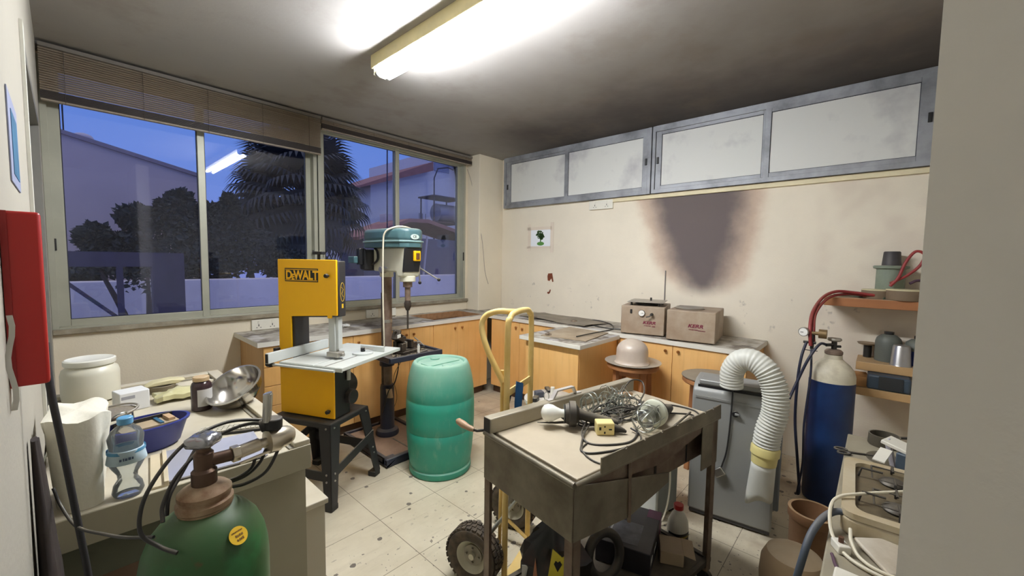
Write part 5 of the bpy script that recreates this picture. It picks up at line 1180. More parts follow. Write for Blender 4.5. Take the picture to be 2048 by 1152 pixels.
# ---------------- shelves at the right edge ----------------
SHW = mat('orange_shelf_board', (156, 102, 62), .5, var=.06, dust=.75, dcol=(172, 160, 134)); grain(SHW, sc=(3, 1.5, 30), amt=.2, dark=(120, 66, 30))
PALEW = mat('pale_shelf_board', (190, 154, 106), .55, var=.06, dust=.5, dcol=(168, 150, 122))
def shelf(label, x0, y0, y1, z0, z1, m, tip=0):
    t = thing('wall_shelf', label, 'shelf', (-.002, y0, z0)); P = [(0, 0), (x0, -tip), (x0, y1-y0), (0, y1-y0)]
    MB().prism(P, 0, z1-z0).build('shelf_board', m, t, .003)
    return t
shelf('thick orange wooden wall shelf, the highest one at the right', -.30, -3.48, -4.55, 1.206, 1.262, SHW)
shelf('grey-topped wooden wall shelf, the middle one at the right', -.27, -3.665, -4.55, .80, .853, PALEW)
shelf('pale wooden wall shelf, the lowest one at the right', -.35, -3.63, -4.55, .655, .705, PALEW)
CLAY = mat('cream_plaster_disc', (198, 188, 150), .8, var=.05, dust=.5, dcol=(206, 196, 156)); CLS = mat('brown_rubber_side', (124, 106, 84), .7, var=.15)
def disc(label, x, y, z, r, h):
    t = thing('plaster_disc', label, 'disc', (x, y, z)); MB().lathe([(.0001, 0), (r*.96, 0), (r, .006), (r, h-.006)], (0, 0, 0), 44).build('disc_side', CLS, t)
    MB().lathe([(r, h-.006), (r*.985, h), (.0001, h+.002)], (0, 0, 0), 44).build('disc_top', CLAY, t)
disc('round cream-topped disc on the highest shelf, nearer the edge of the board', -.225, -3.875, 1.2625, .095, .066)
disc('round cream-topped disc on the highest shelf, farther back behind the other', -.175, -3.745, 1.2625, .082, .058)
t = thing('mixing_bowl_stack', 'grey-green flanged rubber pot on the highest shelf', 'pot', (-.10, -3.74, 1.2625)); GG = mat('grey_green_rubber', (124, 134, 118), .6, var=.12, scale=14)
# the pot stands behind the farther disc
t.location = (-.088, -3.80, 1.2625)
MB().lathe([(.0001, 0), (.068, 0), (.072, .01), (.072, .19), (.088, .195), (.09, .208), (.082, .213), (.0001, .214)], (0, 0, 0), 40).build('pot_body', GG, t)
tag(MB().lathe([(.0001, .0), (.048, 0), (.042, .085), (.038, .09), (.0001, .09)], (-.088, -3.80, 1.4770), 36).build('dark_cup', mat('dark_grey_rubber', (66, 62, 62), .6, var=.1)), 'dark grey upturned cup on top of the grey-green pot', 'cup')
tag(MB().tube(smooth_path([(-.19, -3.80, 1.345), (-.18, -3.835, 1.40), (-.165, -3.865, 1.50), (-.155, -3.905, 1.565), (-.15, -3.945, 1.545), (-.15, -3.93, 1.48), (-.16, -3.88, 1.42), (-.17, -3.84, 1.39), (-.18, -3.80, 1.362)], 7), .0085, 10).build('red_hose', mat('red_hose', (140, 44, 44))), 'red hose standing up in a loop behind the cream discs', 'hose')
tag(MB().tube(smooth_path([(-.16, -3.89, 1.365), (-.14, -3.93, 1.385), (-.12, -4.0, 1.36), (-.10, -4.10, 1.30)], 6), .008, 10).build('purple_hose', mat('purple_hose', (84, 60, 76), .5)), 'short purple-red hose curling off behind the nearer disc', 'hose')
tag(MB().tube(smooth_path([(-.16, -3.52, 1.268), (-.15, -3.60, 1.272), (-.20, -3.66, 1.272), (-.19, -3.72, 1.270), (-.25, -3.78, 1.268)], 6), .009, 8).build('green_cloth_strip', mat('dusty_green_cloth', (84, 96, 80), .9, var=.2)), 'dusty green strap lying at the left end of the highest shelf', 'strap')
def flask(label, x, y, m, mb, h=.16, z=.8535, r=.066):
    t = thing('squat_bottle', label, 'bottle', (x, y, z))
    MB().lathe([(.0001, 0), (r*.98, 0), (r, .01), (r, h*.55)], (0, 0, 0), 36).build('bottle_base', mb, t)
    MB().lathe([(r, h*.55), (r, h*.72), (r*.9, h*.86), (r*.6, h*.97), (r*.36, h)], (0, 0, 0), 36).build('bottle_shoulder', m, t)
    MB().lathe([(r*.36, h), (r*.38, h+.004), (r*.38, h+.018), (.0001, h+.019)], (0, 0, 0), 24).build('bottle_cap', DKM, t)
GB = mat('grey_green_bottle', (96, 100, 92), .55, var=.12); BB = mat('blue_bottle_base', (34, 50, 110), .5, var=.1)
flask('squat grey-green bottle on the middle shelf', -.115, -3.815, GB, GB, .175)
flask('squat bottle with blue lower half on the middle shelf, nearer one', -.135, -3.955, GB, BB, .165)
flask('squat bottle with blue lower half behind the nearer one on the middle shelf', -.06, -3.93+.0, GB, BB, .185, r=.05) if False else None
t = thing('steel_beaker', 'upturned brushed steel beaker standing at the front of the middle shelf', 'beaker', (-.222, -3.875, .8535)); MB().lathe([(.052, 0), (.050, .004), (.043, .118), (.038, .127), (.0001, .128)], (0, 0, 0), 40).build('beaker_body', mat('brushed_steel', (168, 166, 164), .3, .8, dust=.2), t)
t = thing('small_plate', 'small brown plate on a dark stub at the back of the middle shelf', 'plate', (-.06, -3.715, .8535)); MB().cyl((0, 0, 0), (0, 0, .085), .022, n=16).build('plate_stub', DKM, t); MB().lathe([(.0001, .085), (.05, .087), (.058, .098), (.05, .094), (.0001, .092)], (0, 0, 0), 32).build('plate_dish', mat('tan_dish', (150, 130, 104), .6), t)
t = thing('slate_tray', 'slate-blue plastic tray on the lowest shelf', 'tray', (-.27, -3.815, .7055), 0)
MB().prism([(-.085, .0), (-.092, .092), (.062, .092), (.055, .0)], -.11, .09, 'y').build('tray_body', mat('slate_plastic', (62, 76, 90), .5, var=.1), t, .012)
bx('tray_panel', mat('charcoal_plastic', (44, 46, 48), .5), t, -.094, -.075, .012, -.0915, .035, .088)
for a, l_ in ((-3.70, 'folded brown carton at the left end of the lowest shelf'),):
    t = thing('brown_carton', l_, 'box', (-.24, a, .7055), 8); MB().box(-.09, -.03, 0, .09, .045, .06).build('carton', mat('orange_card', (196, 146, 90), .7), t, .002); 
tag(MB().box(-.345, -3.99, .7055, -.29, -3.925, .735).build('white_box', SOCK, bev=.003), 'small white box at the front edge of the lowest shelf', 'box')

# ---------------- work table at the right edge ----------------
t = thing('work_table', 'grey-beige work table at the bottom right carrying a dirty gas hob', 'table', (-2.0, -3.94, 0))
bx('table_top', mat('grey_beige_table', (150, 144, 124), .55, var=.08, scale=5, rgb2=(120, 112, 94), dust=.3), t, -.80, -.26, .70, .56, .255, .74, .004)
bx('side_panel', mat('olive_side_panel', (120, 116, 98), .6, var=.08), t, -.79, .222, .02, -.10, .24, .70)
for x in (-.76, .52):
    for y in (-.23, .20): bx('leg', mat('olive_side_panel', (120, 116, 98)), t, x-.02, y-.02, 0, x+.02, y+.015, .70)
ENA = mat('dirty_enamel', (204, 196, 172), .4, var=.06, rgb2=(172, 152, 116), scale=7, dust=.4, dcol=(150, 130, 96))
def hob():
    t = thing('gas_hob', 'dirty cream enamel gas hob with wire pan supports', 'gas hob', (-2.10, -3.90, .7405), 2)
    def rr(x0, y0, x1, y1, r, n=6):
        P = []
        for cx, cy, a0 in ((x1-r, y1-r, 0), (x0+r, y1-r, 90), (x0+r, y0+r, 180), (x1-r, y0+r, 270)): P += [(cx+r*math.cos(R(a0+90*i/n)), cy+r*math.sin(R(a0+90*i/n))) for i in range(n+1)]
        return P
    MB().prism(rr(-.21, -.2, .21, .2, .035), 0, .05).build('hob_body', ENA, t, .008)
    b = MB(); O = rr(-.21, -.2, .21, .2, .035); I = rr(-.18, -.17, .18, .17, .03); n = len(O); b.add([(x, y, .05) for x, y in O]+[(x, y, .066) for x, y in O]+[(x, y, .066) for x, y in I]+[(x, y, .048) for x, y in I], [(k*n+i, k*n+(i+1) % n, (k+1)*n+(i+1) % n, (k+1)*n+i) for k in range(3) for i in range(n)]); b.build('hob_rim', ENA, t, ang=60)
    bx('hob_tray', mat('greasy_tray', (110, 98, 76), .5, .2, var=.2, scale=14), t, -.18, -.17, .049, .18, .17, .053)
    for cx, cy in ((-.09, .08), (.09, .08), (-.09, -.09), (.09, -.09)):
        bn = MB().lathe([(.03, 0), (.034, .006), (.03, .012), (.018, .018), (.0001, .019)], (cx, cy, .053), 24).build('burner', DKM, t)
        g = MB()
        for a in (0, 90, 180, 270):
            u = Vector((math.cos(R(a)), math.sin(R(a)), 0)); g.tube([Vector((cx, cy, .083))+u*.025, Vector((cx, cy, .083))+u*.075, Vector((cx, cy, .055))+u*.082], .0032, 6)
        g.tube([(cx+.072*math.cos(q), cy+.072*math.sin(q), .079) for q in [i*2*math.pi/4+math.pi/4 for i in range(4)]], .0032, 6, closed=True); g.build('pan_support', DKM, bn)
hob()
t = thing('dark_pan', 'small blackened pan at the back of the work table', 'pan', (-1.49, -3.80, .7405)); t.scale = (.82, .82, .82); MB().lathe([(.0001, 0), (.058, 0), (.062, .006), (.060, .055), (.055, .055), (.055, .01), (.0001, .008)], (0, 0, 0), 32).build('pan_bowl', mat('sooty_pan', (92, 86, 74), .6, .3, var=.2, dust=.3), t); MB().cyl((.03, -.055, .045), (.06, -.13, .055), .007, n=8).build('pan_handle', DKM, t)
t = thing('white_bracket', 'white plastic bracket propped up beside the hob', 'bracket', (-1.70, -3.835, .7405), -20)
b = MB(); b.M = Matrix.Translation((0, 0, .075)) @ Matrix.Rotation(R(12), 4, 'X'); b.box(-.04, -.07, 0, .04, .04, .014); b.build('bracket_arm', SOCK, t, .003); b = MB(); b.M = Matrix.Rotation(R(-14), 4, 'X'); b.box(-.012, .0, 0, .004, .016, .10); b.build('bracket_post', mat('lilac_plastic', (196, 192, 200), .5), t, .002)
MB().grid(lambda u, v: (-.09+.06*u, .04-.035*v, .035+.03*u), 4, 4, .004).build('bracket_tab', SOCK, t); bx('blue_block', mat('slate_plastic', (62, 76, 90)), t, -.05, -.08, 0, -.0, -.01, .07, .004)
t = thing('scissors', 'dark scissors lying on the table behind the hob', 'scissors', (-1.66, -3.745, .7435), -70)
for s in (-1, 1):
    MB().tube([(-.05, s*.004, 0), (.0, 0, 0), (.06, -s*.006, 0)], [.003, .004, .0015], 6).build('blade', DKM, t)
    MB().tube([(-.07+.02*math.cos(q), s*.018+.013*math.sin(q), .001) for q in [i*2*math.pi/20 for i in range(20)]], .0035, 6, closed=True).build('handle_ring', BLK, t)
t = thing('scorched_mat', 'round scorched patch of felt under the scissors', 'mat', (-1.65, -3.80, .7405)); MB().lathe([(.0001, .0), (.075, 0), (.072, .002), (.0001, .0024)], (0, 0, 0), 30, sy=.7).build('felt', mat('dark_felt', (92, 84, 68), .9, var=.2), t)
t = thing('white_board', 'scuffed white board leaning over the front of the hob', 'board', (-2.325, -3.855, .7415), -50); b = MB(); b.M = Matrix.Rotation(R(9), 4, 'X'); b.box(-.11, -.055, .005, .10, .055, .016); b.build('board_panel', mat('scuffed_white_board', (206, 198, 182), .6, var=.08, scale=9, rgb2=(176, 164, 144)), t, .004)
t = thing('white_plug_block', 'white plug lying in front of the white board', 'plug', (-2.40, -3.715, .7405), 30); MB().box(-.02, -.014, 0, .02, .014, .022).build('plug_body', SOCK, t, .003); MB().cyl((0, 0, .022), (0, 0, .036), .006, n=8).build('brown_pin', mat('brown_plastic', (96, 64, 44), .5), t)
t = thing('power_strip', 'white power strip lying along the near end of the work table', 'power strip', (-2.565, -3.86, .7405), 88); MB().box(-.15, -.025, 0, .15, .025, .035).build('strip_body', SOCK, t, .004)
s = MB(); 
for k in range(4):
    for d in (-.008, .008): s.box(-.11+k*.07+d-.003, -.004, .0348, -.11+k*.07+d+.003, .003, .0356)
s.build('socket_slots', HOLE, t)
GH = mat('grey_blue_hose', (70, 80, 94), .5, var=.08, dust=.25)
tag(MB().tube(smooth_path([(-1.84, -3.52, .03), (-2.10, -3.56, .14), (-2.34, -3.60, .42), (-2.42, -3.635, .66), (-2.38, -3.655, .755), (-2.30, -3.69, .785), (-2.29, -3.74, .79), (-2.30, -3.80, .775), (-2.30, -3.9, .84)], 8), .009, 12).build('grey_hose', GH), 'grey-blue rubber hose climbing from the floor over the hob front', 'hose')
CRC = mat('cream_cable', (222, 214, 190)); 
tag(MB().tube(smooth_path([(-2.10, -3.84, .82), (-2.20, -3.75, .82), (-2.25, -3.70, .812), (-2.31, -3.685, .80), (-2.37, -3.695, .76), (-2.43, -3.73, .748), (-2.46, -3.79, .748), (-2.46, -3.87, .748), (-2.42, -3.95, .748)], 8), .0045, 8).build('cream_cable', CRC), 'cream cable looping over the hob corner and the table front', 'cable')
tag(MB().tube(smooth_path([(-2.34, -3.73, .775), (-2.38, -3.735, .762), (-2.42, -3.755, .75), (-2.44, -3.80, .747), (-2.43, -3.9, .747)], 8), .0042, 8).build('cream_cable', CRC), 'shorter cream cable running under the white board', 'cable')
tag(MB().tube(smooth_path([(-2.44, -3.70, .745), (-2.50, -3.72, .745), (-2.52, -3.78, .745), (-2.50, -3.88, .745)], 8), .004, 8).build('purple_cable', mat('purple_hose', (84, 60, 76))), 'dull purple cable near the power strip', 'cable')
def pot(name, label, x, y, r, h, m, open_top=True):
    t = thing(name, label, 'pot', (x, y, 0))
    MB().lathe([(.0001, 0), (r*.86, 0), (r*.9, .01), (r*.96, h-.05), (r, h-.045), (r*1.04, h-.04), (r*1.04, h), (r*.9, h), (r*.86, h-.05), (r*.8, .05), (.0001, .05)], (0, 0, 0), 44).build('pot_body', m, t, ang=50)
    MB().lathe([(.0001, h*.5), (r*.84, h*.5), (.0001, h*.5+.02)], (0, 0, 0), 30).build('pot_filling', mat('dark_filling', (50, 38, 30), .9, var=.3, scale=30), t)
TER = mat('dusty_terracotta', (138, 102, 70), .7, var=.08, scale=5, rgb2=(118, 84, 54), dust=.6, dcol=(170, 144, 110))
pot('clay_pot', 'brown clay pot with a thick pale rim on the floor by the work table', -1.35, -3.575, .095, .30, TER)
t = thing('beige_jar', 'rounded beige jar on the floor in front of the clay pot', 'jar', (-1.66, -3.545, 0)); MB().lathe([(.0001, 0), (.10, 0), (.12, .03), (.125, .12), (.12, .19), (.10, .235), (.07, .25), (.0001, .252)], (0, 0, 0), 40).build('jar_body', mat('beige_jar', (156, 132, 100), .7, var=.1, dust=.4), t)
# ---------------- sink bench at the left ----------------
BEN = mat('bench_cream_enamel', (202, 194, 174), .4, var=.05, scale=4, rgb2=(176, 166, 142), dust=.3, dcol=(196, 188, 168))
BSD = mat('bench_side_paint', (160, 152, 130), .6, var=.05, scale=2)
def bench():
    t = thing('work_bench', 'cream bench with a raised rim at the left, cluttered with jars and bowls', 'bench', (-3.77, -2.41, 0))
    W, L = .573, 1.17
    bx('bench_top', BEN, t, 0, 0, .835, W, L, .866, .003)
    r = MB(); r.box(W-.048, 0, .866, W, L, .884); r.box(0, L-.045, .866, W-.048, L, .884); r.build('bench_rim', BEN, t, .003)
    rg = MB(); rg.box(W-.062, 0.0, .8655, W-.048, L-.045, .870); rg.box(0, L-.06, .8655, W-.048, L-.045, .870); rg.build('rim_step', mat('step_grey', (132, 126, 112), .6), t)
    bx('front_fascia', BSD, t, 0, -.006, .79, W, 0, .868, .002)
    b = MB(); b.box(.22, .012, .02, W-.012, .03, .79); b.box(W-.03, .03, .02, W-.012, L-.01, .79); b.box(.22, .03, .02, .24, L-.01, .79); b.build('bench_cabinet', BSD, t)
    bx('dark_apron', mat('olive_dark_apron', (92, 92, 74), .6, var=.06), t, .005, .004, .70, .22, .012, .79)
    bx('bench_shelf', BSD, t, .0, .03, .42, .22, L-.02, .44)
    bx('leg', BSD, t, .0, .01, 0, .03, .04, .79)
    c = thing('low_cupboard', 'low pale cupboard standing against the far side of the cream bench', 'cupboard', (-3.19, -2.32, 0)); bx('cupboard_body', mat('pale_cupboard', (188, 180, 160), .55, var=.03), c, .004, 0, .02, .075, .70, .59, .002); bx('cupboard_top', BEN, c, .002, -.006, .59, .085, .71, .61, .003); bx('plinth', KICK, c, .008, .02, 0, .07, .68, .02)
    x = thing('storage_crate', 'brown carton stowed on the shelf inside the cream bench', 'box', (-3.66, -2.25, .4405)); bx('carton', mat('old_cardboard', (136, 110, 90), .8, var=.08), x, -.08, -.12, 0, .085, .2, .27, .004)
bench()
ZB = .8665
t = thing('plastic_tub', 'large milky white plastic tub with a screw lid at the wall end of the bench', 'tub', (-3.655, -1.355, ZB))
TUB = mat('milky_tub', (206, 202, 184), .35, var=.04, scale=6)
MB().lathe([(.0001, 0), (.07, 0), (.085, .008), (.088, .03), (.088, .115), (.083, .135), (.070, .146), (.067, .15)], (0, 0, 0), 44).build('tub_body', TUB, t)
MB().lathe([(.067, .148), (.076, .152), (.078, .156), (.078, .172), (.072, .176), (.066, .173), (.0001, .172)], (0, 0, 0), 44).build('screw_lid', mat('white_lid', (222, 220, 208), .4), t)
t = thing('folded_box', 'small white paper box next to the plastic tub', 'box', (-3.555, -1.60, ZB), 12); bx('paper_box', mat('white_paper_box', (214, 214, 212), .7, var=.02), t, -.045, -.04, 0, .045, .04, .075, .003); bx('box_label', mat('print_grey', (150, 150, 156), .6), t, -.04, -.0405, .05, .0, -.04, .062)
t = thing('wooden_saddle', 'grey bowl with a pale shell-like wedge lying across it', 'bowl', (-3.44, -1.42, ZB)); MB().lathe([(.0001, 0), (.04, 0), (.048, .03), (.044, .032), (.036, .006), (.0001, .005)], (0, 0, 0), 28).build('bowl_body', mat('grey_brown_bowl', (122, 112, 92), .6), t)
MB().prism([(-.06, 0), (-.03, .018), (.03, .022), (.08, .012), (.05, .0)], -.03, .03, 'y').build('pale_wedge', mat('pale_yellow_wedge', (206, 196, 156), .6), t, .004); [c for c in t.children if c.name.startswith('pale_wedge')][0].location = (0, 0, .033)
t = thing('clear_bag', 'crumpled clear plastic bag of yellowish wax behind the dark jar', 'bag', (-3.40, -1.58, ZB)); crumple(MB(), lambda u, v: (-.08+.17*u, -.05+.10*v, .028+.02*math.sin(math.pi*u)*math.sin(math.pi*v)), 9, 7, .007, 3, .018).build('film', mat('yellowish_film', (196, 190, 146), .3, var=.1), t)
t = thing('paper_stack', 'thin stack of pale papers near the back rim of the bench', 'paper', (-3.33, -1.40, ZB), 25); bx('papers', mat('pale_paper', (204, 196, 176), .8), t, -.07, -.04, 0, .07, .04, .012)
tag(MB().tube([(-3.38, -1.56, .905), (-3.335, -1.57, .905), (-3.36, -1.595, .905)], .0018, 6, closed=True).build('wire_triangle', DKM), 'small dark wire triangle lying by the dark jar', 'wire')
t = thing('dark_jar', 'dark purple-brown glass jar with white label and wooden-coloured lid', 'jar', (-3.368, -1.80, ZB), 0)
MB().lathe([(.0001, 0), (.030, 0), (.034, .004), (.034, .095), (.030, .108), (.023, .114), (.023, .12)], (0, 0, 0), 36).build('jar_body', mat('purple_brown_glass', (52, 34, 38), .2, var=.05), t)
MB().lathe([(.027, .116), (.027, .130), (.025, .132), (.0001, .132)], (0, 0, 0), 30).build('jar_lid', mat('tan_lid', (186, 160, 122), .5), t)
l = MB(); vs = []
for i in range(15): a = R(-130+110*i/14+8); vs += [(.0345*math.cos(a), .0345*math.sin(a), .02), (.0345*math.cos(a), .0345*math.sin(a), .086)]
l.add(vs, [(2*i, 2*i+2, 2*i+3, 2*i+1) for i in range(14)]); l.build('jar_label', mat('grey_white_label', (190, 188, 184), .5), t)
t = thing('steel_bowl', 'polished steel mixing bowl tipped on its side at the right rim of the bench', 'bowl', (-3.235, -1.845, ZB+.022), 0)
pr = [(.0001, 0), (.04, .003), (.07, .018), (.090, .045), (.099, .08), (.103, .082), (.103, .085), (.096, .086), (.087, .05), (.067, .024), (.038, .008), (.0001, .005)]
b = MB(); b.M = Matrix.Rotation(R(-12), 4, 'Z') @ Matrix.Rotation(R(-28), 4, 'Y') @ Matrix.Rotation(R(20), 4, 'X'); b.lathe(pr, (0, 0, 0), 56); mz = min(v[2] for v in b.v); b.v = [(x, y, z-mz-.0215) for x, y, z in b.v]; b.build('bowl_shell', mat('polished_steel', (196, 192, 184), .16, .95, dust=.15), t, ang=50)
t = thing('keyboard', 'black-edged keyboard with grey keys lying across the bench', 'keyboard', (-3.345, -2.115, ZB), -27)
bx('keyboard_body', BLK, t, -.096, -.033, 0, .096, .033, .010, .003)
k = MB()
for i in range(13):
    for j in range(4): k.box(-.092+i*.0142, -.028+j*.0142, .010, -.092+i*.0142+.0112, -.028+j*.0142+.0110, .0150)
k.build('keys', mat('grey_key', (196, 190, 172), .5), t)
t = thing('steel_sheet', 'shiny bluish metal sheet with a folded edge lying on the bench behind the green cylinder', 'metal sheet', (-3.43, -2.30, ZB), -6); bx('sheet', mat('bluish_sheet', (188, 188, 196), .3, .35, var=.05), t, -.11, -.10, .004, .12, .12, .008)
b = MB(); b.box(-.145, -.11, 0, -.118, .12, .006); b.box(-.118, -.11, 0, -.108, .12, .014); b.build('folded_edge', mat('cream_strip', (204, 190, 160), .5), t, .001)
t = thing('blue_basin', 'small dark blue oval basin holding frames, on the bench', 'basin', (-3.555, -2.075, ZB), 10); t.scale = (1.28, 1.25, 1.12)
BLP = mat('navy_basin_plastic', (34, 44, 120), .4, var=.06)
MB().lathe([(.0001, 0), (.052, 0), (.060, .008), (.074, .062), (.079, .066), (.080, .072), (.074, .073), (.070, .062), (.056, .012), (.0001, .008)], (0, 0, 0), 48, sx=1.05, sy=.80).build('basin_body', BLP, t, ang=50)
a = thing('screen_frame', 'dark-edged flat frame with pale panel resting inside the blue basin', 'frame', (-3.553, -2.07, .928), 10); a.scale = (1.2, 1.15, 1.1); bx('frame_panel', mat('beige_panel', (170, 152, 124), .6), a, -.058, -.028, 0, .058, .03, .010); bx('frame_edge', DKM, a, -.060, .030, .0, .060, .036, .020); bx('blue_stick', mat('teal_stick', (50, 96, 124), .5), a, .018, -.025, .0101, .026, .03, .014); bx('wooden_slat', mat('pale_slat', (188, 156, 120), .6), a, .038, -.018, .0101, .052, .028, .018)
t = thing('wire_sieve', 'round wire-rimmed mesh sieve with a bent handle, leaning over the towels', 'sieve', (-3.635, -2.02, .985), 18)
s = MB(); s.tube([(.065*math.cos(q), .060*math.sin(q), .006*math.cos(q)) for q in [i*2*math.pi/40 for i in range(40)]], .0032, 8, closed=True); s.build('sieve_rim', STEEL, t)
s = MB(); s.lathe([(.0001, -.026), (.03, -.022), (.052, -.010), (.063, 0)], (0, 0, 0), 36, sy=.92); o = s.build('sieve_mesh', mat('dull_mesh', (150, 140, 122), .5, .4, var=.2, scale=120), t)
MB().tube(smooth_path([(-.01, -.062, 0), (-.022, -.075, .004), (-.016, -.088, .014), (.004, -.085, .014), (.012, -.066, .0)], 5), .0022, 6).build('sieve_hook', WIRE, t)
MB().tube([(-.062, 0, 0), (-.10, .0, -.012), (-.115, .01, -.03), (-.15, .012, -.118)], .003, 6).build('sieve_handle', WIRE, t)
MB().tube([(.06, .02, 0), (.065, .022, -.04), (.066, .022, -.118)], .003, 6).build('sieve_foot', WIRE, t)
# stack of folded white towels / paper
t = thing('towel_stack', 'tall fold of soft white towels standing at the front left of the bench', 'towels', (-3.705, -2.31, ZB), 0); t.scale = (.86, .9, 1.0)
m = MB(); n = 40; rows = 14; vs = []
for i in range(rows+1):
    f = i/rows; z = .225*f
    for j in range(n):
        a = 2*math.pi*j/n; q = abs(math.cos(a))**1.0; x = .060*math.copysign(abs(math.cos(a))**.6, math.cos(a))*(.72+.34*f); y = .105*math.copysign(abs(math.sin(a))**.7, math.sin(a))*(.85+.15*f)
        x += .006*math.sin(y*70+i*.3); zz = z+(.020*math.cos(x*42)*math.cos(y*20)*f if i > rows-3 else 0)
        vs.append((x, y, zz))
N = len(vs); vs.append((0, 0, .222)); vs.append((0, 0, 0))
m.add(vs, [(i*n+j, i*n+(j+1) % n, (i+1)*n+(j+1) % n, (i+1)*n+j) for i in range(rows) for j in range(n)]+[(rows*n+j, rows*n+(j+1) % n, N) for j in range(n)]+[((j+1) % n, j, N+1) for j in range(n)])
m.build('towel_folds', mat('soft_white_towel', (222, 218, 202), .9, var=.03, scale=8, bump=.3, bscale=60), t, ang=75)
def wbottle():
    t = thing('water_bottle', 'crushed clear water bottle with blue cap and pale blue label', 'bottle', (-3.625, -2.375, ZB))
    pr = [(.020, .001), (.027, .003), (.029, .012), (.0265, .03), (.020, .045), (.022, .058), (.029, .075), (.034, .09), (.035, .125), (.033, .15), (.026, .168), (.015, .180), (.0125, .186)]
    b = MB(); b.lathe(pr, (0, 0, 0), 36); b.v = [(x*(1+.08*math.sin(z*90)), y*(1+.08*math.cos(z*110)), z) for x, y, z in b.v]; b.build('bottle_body', glass_mat('clear_pet', (240, 244, 246), 1.45, .10, (220, 224, 226)), t, ang=60)
    MB().lathe([(.0135, .182), (.0155, .184), (.0155, .198), (.013, .2), (.0001, .2)], (0, 0, 0), 28).build('blue_cap', mat('light_blue_cap', (96, 156, 196), .4), t)
    l = MB(); l.lathe([(.0350, .088), (.0362, .09), (.0362, .122), (.0352, .124)], (0, 0, 0), 36); l.v = [(x*(1+.08*math.sin(z*90)), y*(1+.08*math.cos(z*110)), z) for x, y, z in l.v]; l.f = [f for f in l.f if len(f) == 4]; lo = l.build('bottle_label', mat('pale_blue_label', (190, 212, 222), .4), t)
    print_marks('label_print', mat('navy_print', (70, 86, 110), .5), lo, frame((.001, -.0397, .105), (1, 0, 0), (0, 0, 1)), [(-.002, 0, .03, .008)], 9, .0003)
    d = MB(); d.lathe([(.0366, .114), (.0368, .115), (.0368, .121), (.0366, .122)], (0, 0, 0), 36); d.f = [f for f in d.f if len(f) == 4]; d.build('label_band', mat('mid_blue_band', (84, 150, 190), .4), lo)
wbottle()
